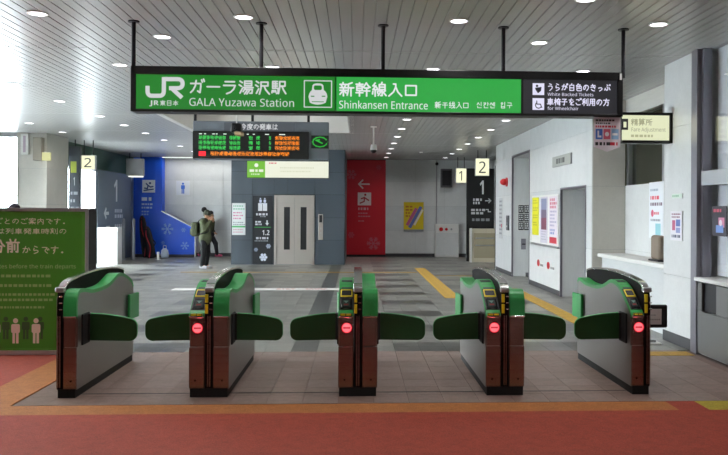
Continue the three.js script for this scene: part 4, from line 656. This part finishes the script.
onWall('window_poster', 'dark poster with pink and blue picture in the ticket window', 'poster', 0.34, 0.33, RW + 0.075, 1.52, -8.25, printed(136, 132, (c, w, h) => { c.fillStyle = '#2a2230'; c.fillRect(0, 0, w, h); lines(c, 12, 12, 90, 1, 12, 14, '#c0405a'); c.fillStyle = '#c87a98'; c.fillRect(60, 50, 56, 44); c.fillStyle = '#6d8cc8'; c.fillRect(36, 84, 70, 34); c.fillStyle = '#d9d0d8'; c.beginPath(); c.arc(80, 74, 14, 0, 7); c.fill(); }), RY, null, 0.006, M.black);
onWall('window_banner', 'tall green banner in the ticket window beyond the steel counter', 'banner', 0.3, 0.95, RW + 0.07, 2.62, -7.83, printed(60, 190, (c, w, h) => { c.fillStyle = '#4fb43c'; c.fillRect(0, 0, w, h); lines(c, 10, 16, 36, 9, 18, 9, '#bfe2b0'); }), RY, null, 0.01, M.plastic);
onWall('office_notice', 'white notice with red headings on the office wall beside the column', 'notice', 0.56, 0.84, 4.45, 1.65, -11.22, printed(168, 252, (c, w, h) => { c.fillStyle = '#e6eaef'; c.fillRect(0, 0, w, h); lines(c, 16, 30, 120, 1, 14, 10, '#9aa7b8'); lines(c, 16, 62, 130, 1, 14, 16, '#d2465a'); lines(c, 16, 92, 130, 1, 14, 14, '#7c6a78'); c.fillStyle = '#d8607c'; c.beginPath(); c.arc(40, 140, 16, 0, 7); c.fill(); lines(c, 62, 134, 60, 1, 14, 12, '#d2465a'); lines(c, 20, 166, 120, 1, 14, 10, '#8a8f98'); c.fillStyle = '#8fc7cf'; c.fillRect(76, 186, 60, 54); }), RY);
{ // fare adjustment counter
  const g = thing('fare_counter', 'white service counter below the ticket office window', 'counter');
  part('body', bx(4.06, 4.43, 0.0, 0.88, -9.63, -12.57), M.whiteB, g); part('worktop', rb(3.98, 4.44, 0.88, 0.94, -9.63, -12.57, 0.012), M.plastic, g);
}
{
  const g = thing('counter_divider', 'brown padded divider standing at the end of the white counter', 'divider', [4.16, 0.94, -10.45]);
  part('pad', rb(-0.05, 0.05, 0.02, 0.36, -0.16, 0.16, 0.045, 4), std(C('#7b6d5e'), 0.7), g); part('foot', rb(-0.07, 0.07, 0, 0.025, -0.18, 0.18, 0.008), M.darkMetal, g);
}
{ const g = thing('floor_stop', 'small white floor bracket beside the white column', 'door stop', [3.62, 0, -9.3]); part('plate', rb(-0.12, 0.1, 0.0005, 0.02, -0.09, 0.09, 0.006), M.plastic, g); part('block', rb(-0.06, 0.05, 0.02, 0.055, -0.05, 0.05, 0.012), M.alu, g); }

// ================================================================ LEFT BACKGROUND THINGS
const LY = Math.PI / 2;
{
  const g = thing('platform_sign_wall', 'blue-grey platform sign wall with a big white 1 and left arrow', 'sign', [-7.85, 0, -25.5]); g.rotation.y = LY;
  part('slab', rb(-1.7, 1.7, 0, 2.86, -0.16, 0, 0.008), M.slate, g);
  part('print', sheet(3.38, 2.82).translate(0, 1.43, 0.004), printed(845, 705, (c, w, h) => { c.fillStyle = '#77838f'; c.fillRect(0, 0, w, h); en(c, '1', 370, 40, 130, 250, '#f2f4f6', 'bold'); arrow(c, 200, 330, 52, -1, '#eef1f4', 26); lines(c, 400, 296, 230, 2, 44, 28, '#dde1e6'); c.strokeStyle = '#eef1f4'; c.lineWidth = 22; c.beginPath(); c.moveTo(130, 480); c.lineTo(200, 480); c.lineTo(200, 440); c.lineTo(280, 440); c.stroke(); lines(c, 400, 420, 260, 2, 44, 28, '#dde1e6'); lines(c, 190, 560, 400, 1, 44, 40, '#e6eaee'); lines(c, 560, 650, 100, 1, 40, 40, '#3f74c8'); }), g);
}
{ const g = thing('white_cabinet', 'low white cabinet with drawers in front of the blue-grey sign wall', 'cabinet', [-7.4, 0, -23.3]); part('body', rb(-0.29, 0.29, 0, 1.1, -0.45, 0, 0.01), M.plastic, g); for (const y of [0.1, 0.42, 0.74]) { const d = part('drawer', rb(-0.25, 0.25, y, y + 0.28, 0, 0.015, 0.004), M.white, g); part('handle', bx(-0.06, 0.12, y + 0.2, y + 0.22, 0.015, 0.03), M.alu, d); } }
for (const [x, t] of [[-7.62, 'nearer the white cabinet'], [-7.3, 'nearer the black ski bags']]) { const g = thing('bollard', 'slim steel barrier post before the sign wall, ' + t, 'post', [x, 0, -25.6], 'steel barrier posts'); part('tube', cyl(0.055, 1.28, 0, 0.66, 0, 18), M.alu, g); part('cap', new THREE.SphereGeometry(0.055, 16, 8, 0, 7, 0, Math.PI / 2).translate(0, 1.3, 0), M.alu, g); part('flange', cyl(0.1, 0.02, 0, 0.01, 0, 18), M.alu, g); }
{ const g = thing('floor_post', 'short white floor post in front of the blue stair wall', 'post', [-6.5, 0, -25.6]); part('tube', cyl(0.04, 0.24, 0, 0.14, 0), M.plastic, g); part('foot', cyl(0.09, 0.02, 0, 0.01, 0), M.plastic, g); }
{
  const z = -27.2, g = structGroup('wall_blue', 'blue stair parapet and pillar with white pictogram and snowflakes');
  part('pillar', bx(-7.52, -6.78, 0, CH, z, z - 0.38), M.bluePanel, g, 'tall blue pillar');
  part('side_panel', bx(-7.85, -7.5, 0, CH, z - 0.3, z - 0.38), M.bluePanel, g, 'set-back blue panel');
  const s = new THREE.Shape([[-7.2, 0.1], [-5.62, 0.1], [-5.62, 1.0], [-6.75, 1.58], [-7.2, 1.58]].map((p) => new THREE.Vector2(...p)));
  part('parapet', new THREE.ExtrudeGeometry(s, { depth: 0.16, bevelEnabled: false }).translate(0, 0, z + 0.01), M.bluePanel, g, 'blue parapet with sloping top');
  part('skirting', bx(-7.7, -5.62, 0, 0.1, z + 0.165, z), M.base, g);
  part('coping', new THREE.BoxGeometry(1.29, 0.03, 0.2).rotateZ(-0.474).translate(-6.185, 1.305, z + 0.09), M.alu, g, 'pale coping');
  part('end_cap', bx(-5.62, -5.59, 0, 1.0, z + 0.175, z), M.alu, g);
  const snow = (x, y, r, k) => { const L = []; for (let i = 0; i < 6; i++) { const a = i * Math.PI / 3; L.push(new THREE.BoxGeometry(r, r * 0.14, 0.006).translate(r / 2, 0, 0).rotateZ(a)); for (const q of [0.5, 0.75]) for (const t of [-0.8, 0.8]) L.push(new THREE.BoxGeometry(r * 0.3, r * 0.1, 0.006).translate(r * 0.15, 0, 0).rotateZ(t).translate(r * q, 0, 0).rotateZ(a)); } part('snowflake', merge(L).translate(x, y, z + 0.174), k, g, 'pale snowflake print'); };
  // wall washer over the white back wall is built below
  const pale = std(C('#7fa6ea'), 0.5); snow(-6.55, 0.98, 0.2, pale); snow(-5.95, 0.4, 0.14, pale); snow(-6.0, 0.95, 0.08, pale); snow(-6.7, 0.5, 0.07, pale);
  part('pictogram', bx(-7.46, -7.02, 2.24, 2.68, z + 0.001, z + 0.01), printed(96, 96, (c) => { c.fillStyle = '#e9eef6'; c.fillRect(0, 0, 96, 96); c.strokeStyle = '#1b3f86'; c.lineWidth = 9; c.lineCap = 'round'; c.beginPath(); c.moveTo(18, 62); c.lineTo(38, 66); c.lineTo(44, 42); c.lineTo(30, 28); c.moveTo(44, 42); c.lineTo(62, 54); c.lineTo(80, 50); c.stroke(); c.beginPath(); c.arc(58, 24, 8, 0, 7); c.fillStyle = '#1b3f86'; c.fill(); c.beginPath(); c.moveTo(14, 80); c.lineTo(82, 70); c.stroke(); }), g, 'white pictogram square');
  part('lettering', sheet(0.5, 0.75).translate(-7.27, 1.75, z + 0.004), printed(100, 150, (c, w, h) => { c.fillStyle = '#1a5ce4'; c.fillRect(0, 0, w, h); lines(c, 8, 10, 84, 1, 20, 24, '#dbe5f7'); lines(c, 8, 52, 78, 2, 24, 12, '#b9cdf0'); lines(c, 8, 104, 50, 2, 20, 10, '#9ab6ea'); }), g);
}
{ // linear wall washer above the white back wall
  const g = thing('wall_washer', 'long glowing ceiling slot lamp over the white back wall behind the walkers', 'ceiling light', [-5.35, CH, FARZ + 0.55]);
  part('tray', rb(-1.4, 1.4, -0.02, 0, -0.06, 0.06, 0.004, 1), M.plastic, g); part('diffuser', bx(-1.38, 1.38, -0.028, -0.02, -0.045, 0.045), glow(1, 0.98, 0.95, 2.5), g);
  const l = new THREE.RectAreaLight(new THREE.Color().setRGB(1, 0.98, 0.95), 26, 2.7, 0.09); l.position.set(0, -0.034, 0); l.rotation.x = -Math.PI / 2; l.name = 'slot_light'; g.add(l);
}
{ const g = thing('toilet_sign', 'small pale sign with blue standing man on the white back wall', 'sign', [-6.15, 2.42, FARZ]); part('plate', bx(-0.24, 0.24, -0.26, 0.26, 0.001, 0.012), M.plastic, g); part('figure', sheet(0.46, 0.5).translate(0, 0, 0.014), printed(92, 100, (c) => { c.fillStyle = '#dfe3ea'; c.fillRect(0, 0, 92, 100); person2d(c, 46, 12, 78, '#2b5cc0'); }), g); }
{ const g = thing('hanging_sign_box', 'grey hanging sign box seen edge-on before the blue pillar', 'sign', [-7.22, 0, -25.4]); part('box', rb(-0.27, 0.27, 2.74, 3.3, -0.2, 0, 0.01), M.grey, g); part('hanger_rod', cyl(0.015, CH - 3.29, -0.18, (CH + 3.29) / 2, -0.1, 10), M.darkMetal, g); part('hanger_rod', cyl(0.015, CH - 3.29, 0.18, (CH + 3.29) / 2, -0.1, 10), M.darkMetal, g); part('lit_edge', bx(-0.2, 0.25, 2.7, 2.74, -0.14, -0.02), glow(1, 0.98, 0.9, 1.4), g, 'glowing lower edge'); }
{ const g = thing('platform_sign_panel', 'dark narrow platform sign panel hanging beside the pale tiled column', 'sign', [-7.46, 0, -20.75]); part('slab', rb(-0.15, 0.15, 0.9, 3.3, -0.1, 0, 0.008), std(C('#4a5058'), 0.5), g); part('hanger_rod', cyl(0.015, CH - 3.29, 0, (CH + 3.29) / 2, -0.05, 10), M.darkMetal, g); part('print', sheet(0.28, 2.3).translate(0, 2.1, 0.004), printed(64, 460, (c, w, h) => { c.fillStyle = '#4d545c'; c.fillRect(0, 0, w, h); c.fillStyle = '#b7c04a'; c.fillRect(10, 70, 34, 60); en(c, '1', 24, 150, 16, 60, '#d8dade'); lines(c, 10, 230, 40, 3, 40, 16, '#a9adb3'); }), g); part('stand', bx(-0.03, 0.03, 0, 0.9, -0.07, -0.03), M.darkMetal, g); part('foot_plate', bx(-0.15, 0.15, 0, 0.015, -0.2, 0.1), M.darkMetal, g); }
{ const g = thing('column_sign', 'small white box sign high on the pale tiled column', 'sign', [-8.02, 3.2, -19.1]); part('box', rb(-0.09, 0.09, -0.25, 0.25, 0.001, 0.1, 0.008), M.plastic, g); part('print', bx(-0.03, 0.03, -0.2, 0.2, 0.1, 0.104), std(C('#b9a8b4'), 0.5), g); }
{ const g = thing('exit_lamp', 'brownish lamp box with yellow lit panel on the pale tiled column', 'lamp', [-7.68, 3.0, -19.1]); part('box', rb(-0.1, 0.1, -0.2, 0.36, 0.001, 0.2, 0.01), std(C('#8c8578'), 0.6), g); part('lit_panel', rb(0.02, 0.3, -0.2, 0.0, 0.1, 0.16, 0.008), glow(0.62, 0.62, 0.28, 1), g, 'yellow lit panel'); part('bracket', bx(0.08, 0.14, -0.08, 0.0, 0.05, 0.12), M.grey, g); }
// hanging cameras
{ const g = thing('hanging_camera', 'black and tan security camera hanging on a white rod before the departure board', 'camera', [-2.28, 0, -14.7]); part('rod', cyl(0.014, CH + 0.75 - 3.25, 0, (CH + 0.75 + 3.25) / 2, 0, 10), M.plastic, g); part('body', rb(-0.1, 0.1, 3.08, 3.26, -0.12, 0.12, 0.04, 3), M.black, g); part('sunshade', rb(-0.02, 0.13, 3.03, 3.1, -0.1, 0.16, 0.02), std(C('#b59b78'), 0.5), g, 'tan underside'); part('lens', cyl(0.04, 0.04, 0, 0, 0, 18).rotateX(Math.PI / 2).translate(-0.03, 3.17, 0.135), M.darkMetal, g); }
{ const g = thing('hanging_camera', 'white dome camera hanging on a rod from the ceiling before the red wall', 'camera', [0.36, 0, -16.9]); part('ceiling_plate', cyl(0.07, 0.02, 0, CH - 0.01, 0), M.plastic, g); part('rod', cyl(0.018, 0.42, 0, CH - 0.22, 0, 12), M.plastic, g); part('housing', cyl(0.08, 0.12, 0, CH - 0.46, 0, 22, 0.06), M.plastic, g); part('dome', new THREE.SphereGeometry(0.07, 20, 12).translate(0, CH - 0.52, 0), M.black, g); }
{ const g = thing('ceiling_sprinkler', 'tiny pale sprinkler head in the ceiling before the back wall', 'sprinkler', [1.99, CH, -23.9]); part('cup', cyl(0.05, 0.03, 0, -0.015, 0, 16, 0.06), M.plastic, g); part('nozzle', cyl(0.02, 0.04, 0, -0.045, 0, 10), M.chrome, g); }
// luggage by the blue wall
function skiBag(x, z, h, lean, r, label) {
  const g = thing('ski_bag', label, 'bag', [x, 0, z], 'bags leaning by the sign wall'); g.rotation.z = lean;
  const prof = [[0, 0], [r * 0.85, 0.01], [r, 0.08], [r * 1.05, h * 0.4], [r * 0.95, h * 0.7], [r * 0.7, h * 0.92], [r * 0.3, h], [0, h]].map((p) => new THREE.Vector2(...p));
  part('bag_body', new THREE.LatheGeometry(prof, 20).scale(1, 1, 0.75), std(C('#17181b'), 0.8), g);
  part('piping', tube([[-r * 0.3, 0.05, r * 0.76], [r * 0.3, h * 0.35, r * 0.82], [-r * 0.2, h * 0.7, r * 0.7], [0, h * 0.95, r * 0.35]], 0.016), std(C('#b3202e'), 0.7), g, 'red piping');
  part('handle', tube([[r * 0.9, h * 0.35, 0.02], [r * 1.35, h * 0.45, 0.02], [r * 0.9, h * 0.58, 0.02]], 0.016), M.rubber, g);
}
skiBag(-7.2, -26.85, 1.45, 0.12, 0.14, 'tall black ski bag with red piping beside the sign wall');
skiBag(-6.9, -26.35, 1.1, 0.17, 0.15, 'shorter black ski bag with red piping leaning beside the blue wall');
{ const g = thing('carrier_bag', 'small white carrier bag on the floor before the blue stair wall', 'bag', [-6.52, 0, -26.55]); part('bag_body', new THREE.LatheGeometry([[0, 0], [0.12, 0.01], [0.14, 0.12], [0.11, 0.27], [0.05, 0.33], [0, 0.33]].map((p) => new THREE.Vector2(...p)), 14), std(C('#c9d6ea'), 0.6), g); part('handle', tube([[-0.05, 0.31, 0], [-0.04, 0.42, 0], [0.04, 0.42, 0], [0.05, 0.31, 0]], 0.01), M.plastic, g); }

// ================================================================ PEOPLE (smooth-joined tapered limbs, meshed with surface nets)
function sdfMesh(bones, cell, k = 0.03) {
  const lo = [1e9, 1e9, 1e9], hi = [-1e9, -1e9, -1e9];
  for (const [a, b, ra, rb2] of bones) for (let i = 0; i < 3; i++) { const r = Math.max(ra, rb2) + cell * 2; lo[i] = Math.min(lo[i], a[i] - r, b[i] - r); hi[i] = Math.max(hi[i], a[i] + r, b[i] + r); }
  const n = lo.map((l, i) => Math.ceil((hi[i] - l) / cell) + 1), N = n[0] * n[1] * n[2], f = new Float32Array(N);
  const dist = (x, y, z) => { let s = 0, m = 1e9; const d = []; for (const [a, b, ra, rb2] of bones) { const ux = b[0] - a[0], uy = b[1] - a[1], uz = b[2] - a[2], L = ux * ux + uy * uy + uz * uz || 1e-9; let t = ((x - a[0]) * ux + (y - a[1]) * uy + (z - a[2]) * uz) / L; t = Math.max(0, Math.min(1, t)); const v = Math.hypot(x - a[0] - ux * t, y - a[1] - uy * t, z - a[2] - uz * t) - (ra + (rb2 - ra) * t); d.push(v); if (v < m) m = v; } for (const v of d) s += Math.exp(-(v - m) / (k * 0.4)); return m - k * 0.4 * Math.log(s); };
  const id = (i, j, l) => (l * n[1] + j) * n[0] + i;
  for (let l = 0; l < n[2]; l++) for (let j = 0; j < n[1]; j++) for (let i = 0; i < n[0]; i++) f[id(i, j, l)] = dist(lo[0] + i * cell, lo[1] + j * cell, lo[2] + l * cell);
  const vid = new Int32Array(N).fill(-1), pos = [], idx = [];
  const E8 = []; for (let q = 0; q < 8; q++) E8.push([q & 1, (q >> 1) & 1, q >> 2]);
  for (let l = 0; l < n[2] - 1; l++) for (let j = 0; j < n[1] - 1; j++) for (let i = 0; i < n[0] - 1; i++) {
    const v = E8.map(([a, b, c]) => f[id(i + a, j + b, l + c)]); const neg = v.filter((q) => q < 0).length; if (!neg || neg === 8) continue;
    let x = 0, y = 0, z = 0, m = 0;
    for (let p = 0; p < 8; p++) for (const bit of [1, 2, 4]) { const q = p | bit; if (q === p || (v[p] < 0) === (v[q] < 0)) continue; const t = v[p] / (v[p] - v[q]); x += E8[p][0] + (E8[q][0] - E8[p][0]) * t; y += E8[p][1] + (E8[q][1] - E8[p][1]) * t; z += E8[p][2] + (E8[q][2] - E8[p][2]) * t; m++; }
    vid[id(i, j, l)] = pos.length / 3; pos.push(lo[0] + (i + x / m) * cell, lo[1] + (j + y / m) * cell, lo[2] + (l + z / m) * cell);
  }
  const quad = (a, b, c, d, flip) => { if (a < 0 || b < 0 || c < 0 || d < 0) return; flip ? idx.push(a, c, b, a, d, c) : idx.push(a, b, c, a, c, d); };
  for (let l = 1; l < n[2] - 1; l++) for (let j = 1; j < n[1] - 1; j++) for (let i = 1; i < n[0] - 1; i++) {
    const s = f[id(i, j, l)] < 0;
    if (s !== f[id(i + 1, j, l)] < 0) quad(vid[id(i, j - 1, l - 1)], vid[id(i, j, l - 1)], vid[id(i, j, l)], vid[id(i, j - 1, l)], !s);
    if (s !== f[id(i, j + 1, l)] < 0) quad(vid[id(i - 1, j, l - 1)], vid[id(i - 1, j, l)], vid[id(i, j, l)], vid[id(i, j, l - 1)], !s);
    if (s !== f[id(i, j, l + 1)] < 0) quad(vid[id(i - 1, j - 1, l)], vid[id(i, j - 1, l)], vid[id(i, j, l)], vid[id(i - 1, j, l)], !s);
  }
  const g = new THREE.BufferGeometry(); g.setAttribute('position', new THREE.Float32BufferAttribute(pos, 3)); g.setIndex(idx); g.computeVertexNormals();
  g.setAttribute('uv', new THREE.Float32BufferAttribute(new Float32Array(pos.length / 3 * 2), 2)); return g;
}
// joints in a local frame: y up, +z the way the person faces, +x the person's left
function person(label, at, turn, J, col) {
  const g = thing('person', label, 'person', at); g.rotation.y = turn;
  const skinM = std(C('#c99a7c'), 0.6), grow = (bs, d) => bs.map(([a, b, ra, rb2]) => [a, b, ra + d, rb2 + d]);
  const lerp = (a, b, t) => a.map((v, i) => v + (b[i] - v) * t);
  const legs = [], arms = [], hands = [], feet = [];
  for (const s of ['L', 'R']) {
    legs.push([J['hip' + s], J['knee' + s], 0.083, 0.056], [J['knee' + s], J['ankle' + s], 0.056, 0.038]);
    arms.push([J['sho' + s], J['elb' + s], 0.05, 0.04], [J['elb' + s], J['wri' + s], 0.04, 0.028]);
    feet.push([J['ankle' + s], lerp(J['ankle' + s], J['toe' + s], 0.2), 0.036, 0.036], [J['ankle' + s], J['toe' + s], 0.034, 0.028]);
    // palm and five curled fingers
    const w = new THREE.Vector3(...J['wri' + s]), e = new THREE.Vector3(...J['elb' + s]), d = w.clone().sub(e).normalize(), up = new THREE.Vector3(...J.handUp), side = up.clone().cross(d).normalize(), nrm = d.clone().cross(side).normalize();
    const P = (a, b, c) => w.clone().addScaledVector(d, a).addScaledVector(side, b).addScaledVector(nrm, c).toArray();
    const hb = [[P(0, 0, 0), P(0.075, 0, 0), 0.027, 0.03], [P(0.03, -0.018, 0), P(0.08, -0.022, 0), 0.02, 0.018], [P(0.03, 0.018, 0), P(0.08, 0.022, 0), 0.02, 0.018]];
    [[-0.03, 0.06], [-0.01, 0.075], [0.01, 0.07], [0.03, 0.055]].forEach(([b, L]) => hb.push([P(0.08, b, 0), P(0.08 + L * 0.55, b * 1.1, 0.008), 0.0095, 0.009], [P(0.08 + L * 0.55, b * 1.1, 0.008), P(0.08 + L * 0.85, b * 1.1, 0.035), 0.009, 0.008]));
    hb.push([P(0.025, -0.03, 0), P(0.055, -0.055, 0.015), 0.012, 0.0105], [P(0.055, -0.055, 0.015), P(0.08, -0.055, 0.035), 0.0105, 0.009]);
    hands.push(sdfMesh(hb, 0.006, 0.012));
  }
  const torso = [[J.pelvis, J.waist, 0.13, 0.115], [J.waist, J.chest, 0.115, 0.13], [J.hipL, J.hipR, 0.09, 0.09], [J.shoL, J.shoR, 0.06, 0.06], [J.chest, J.neck, 0.11, 0.055]];
  const H = new THREE.Vector3(...J.head), tilt = J.tilt ?? 0, hp = (x, y, z) => { const c = Math.cos(tilt), s = Math.sin(tilt); return [H.x + x, H.y + y * c - z * s, H.z + y * s + z * c]; };
  const head = sdfMesh([[J.neck, hp(0, -0.04, 0), 0.052, 0.058], [hp(0, 0.03, -0.01), hp(0, 0.05, -0.02), 0.088, 0.085], [hp(0, -0.05, 0.03), hp(0, -0.085, 0.055), 0.058, 0.03], [hp(0, 0.0, 0.088), hp(0, -0.025, 0.105), 0.01, 0.014], [hp(-0.085, -0.01, 0), hp(-0.092, 0.012, -0.008), 0.012, 0.016], [hp(0.085, -0.01, 0), hp(0.092, 0.012, -0.008), 0.012, 0.016], [hp(-0.02, -0.056, 0.082), hp(0.02, -0.056, 0.082), 0.009, 0.009]], 0.011, 0.02);
  part('body', mergeGeometries([sdfMesh([...torso, ...legs, ...arms, ...feet, [J.neck, hp(0, -0.03, 0), 0.05, 0.055]], 0.018, 0.03), head, ...hands].map((q) => q.toNonIndexed())), skinM, g, 'face and hands');
  for (const s of [-1, 1]) part('eye', new THREE.SphereGeometry(0.011, 10, 8).translate(...hp(s * 0.034, 0.012, 0.079)), M.black, g);
  part('jacket', sdfMesh([...grow(torso, 0.028), ...grow(arms, 0.024).map(([a, b, x, y]) => [a, b, x, y]), [J.pelvis, lerp(J.pelvis, J.kneeL, 0.12), 0.165, 0.16], [J.pelvis, lerp(J.pelvis, J.kneeR, 0.12), 0.165, 0.16]], 0.02, 0.03), std(C(col.jacket), 0.85), g, col.jacketLabel);
  part('trousers', sdfMesh(grow([...legs, [J.hipL, J.hipR, 0.09, 0.09]], 0.022), 0.018, 0.03), std(C(col.trousers), 0.9), g, col.trousersLabel);
  for (const s of ['L', 'R']) { const a = J['ankle' + s], t = J['toe' + s]; part('shoe', sdfMesh([[[a[0], a[1] - 0.02, a[2] - 0.03], [t[0], t[1] + 0.004, t[2] - 0.02], 0.05, 0.042], [a, [a[0], a[1] + 0.03, a[2]], 0.05, 0.045]], 0.012, 0.02), std(C(col.shoes), 0.7), g, col.shoesLabel); }
  if (col.hat) { const h = part('hat', sdfMesh([[hp(0, 0.065, -0.015), hp(0, 0.09, -0.025), 0.098, 0.085], [hp(0, 0.035, -0.03), hp(0, 0.05, -0.035), 0.092, 0.094]], 0.014, 0.02), std(C(col.hat), 0.95), g, 'knitted beanie'); if (col.pom) part('pompom', new THREE.IcosahedronGeometry(0.075, 3).translate(...hp(0, 0.15, -0.13)), std(C(col.pom), 1), h, 'dark pompom'); }
  else part('hair', sdfMesh([[hp(0, 0.06, -0.02), hp(0, 0.05, -0.035), 0.096, 0.094], [hp(0, 0, -0.05), hp(0, -0.06, -0.05), 0.08, 0.06]], 0.014, 0.02), std(C(col.hair), 0.8), g, 'dark hair');
  return g;
}
const stand = { pelvis: [0, 0.86, 0], waist: [0, 1.0, 0.01], chest: [0, 1.2, 0.01], neck: [0, 1.36, 0.02], head: [0, 1.47, 0.06], tilt: 0.22, hipL: [0.09, 0.84, 0], hipR: [-0.09, 0.84, 0], kneeL: [0.1, 0.46, 0.03], kneeR: [-0.1, 0.46, 0.0], ankleL: [0.1, 0.085, -0.01], ankleR: [-0.1, 0.085, -0.04], toeL: [0.12, 0.045, 0.15], toeR: [-0.12, 0.045, 0.12], shoL: [0.17, 1.3, 0], shoR: [-0.17, 1.3, 0], elbL: [0.22, 1.08, 0.1], elbR: [-0.23, 1.09, 0.08], wriL: [0.08, 1.3, 0.2], wriR: [-0.1, 1.32, 0.19], handUp: [0, 0, -1] };
const walker = person('person in olive jacket with backpack and pompom beanie, hands raised to the face', [-4.2, 0, -21.6], 1.35, stand, { jacket: '#4a5138', jacketLabel: 'olive jacket', trousers: '#16181c', trousersLabel: 'black trousers', shoes: '#b9bcc2', shoesLabel: 'pale grey shoe', hat: '#3c4034', pom: '#121212' });
{ // backpack worn by that person
  const pk = part('backpack', rb(-0.15, 0.15, 0.9, 1.3, -0.37, -0.175, 0.06, 4), std(C('#414732'), 0.9), walker, 'olive backpack'); part('pocket', rb(-0.11, 0.11, 0.94, 1.12, -0.41, -0.34, 0.03, 3), std(C('#394029'), 0.9), pk); for (const s of [-1, 1]) part('strap', tube([[s * 0.1, 1.27, -0.19], [s * 0.13, 1.4, -0.04], [s * 0.15, 1.3, 0.15], [s * 0.15, 1.05, 0.16], [s * 0.14, 0.96, -0.18]], 0.016), M.rubber, pk);
}
person('person in dark clothes and pink shoes walking past the white back wall', [-5.12, 0, -27.05], 1.57, { ...stand, tilt: 0.1, kneeL: [0.1, 0.48, 0.2], kneeR: [-0.1, 0.46, -0.08], ankleL: [0.1, 0.09, 0.26], ankleR: [-0.1, 0.12, -0.3], toeL: [0.11, 0.05, 0.42], toeR: [-0.11, 0.045, -0.16], elbL: [0.24, 1.06, -0.08], elbR: [-0.24, 1.06, 0.06], wriL: [0.23, 0.86, -0.02], wriR: [-0.22, 0.9, 0.2], handUp: [0, 0.2, 1] }, { jacket: '#24242a', jacketLabel: 'dark jacket', trousers: '#1a1b20', trousersLabel: 'dark trousers', shoes: '#d1587e', shoesLabel: 'pink shoe', hat: null, hair: '#1a1412' });
person('dark-haired person standing behind the green standing notice board', [-6.0, 0, -13.8], 2.6, { ...stand, tilt: 0, head: [0, 1.57, 0.03], neck: [0, 1.45, 0.01], chest: [0, 1.28, 0], shoL: [0.18, 1.38, 0], shoR: [-0.18, 1.38, 0], elbL: [0.25, 1.1, -0.02], elbR: [-0.25, 1.1, -0.02], wriL: [0.25, 0.86, 0.06], wriR: [-0.25, 0.86, 0.06], handUp: [0, 0.2, 1] }, { jacket: '#3a3550', jacketLabel: 'dark violet jacket', trousers: '#22242a', trousersLabel: 'dark trousers', shoes: '#2a2a2a', shoesLabel: 'dark shoe', hat: null, hair: '#241c26' });

scene.traverse((o) => { if (o.isMesh) { o.castShadow = true; o.receiveShadow = true; } });
renderer.render(scene, camera);
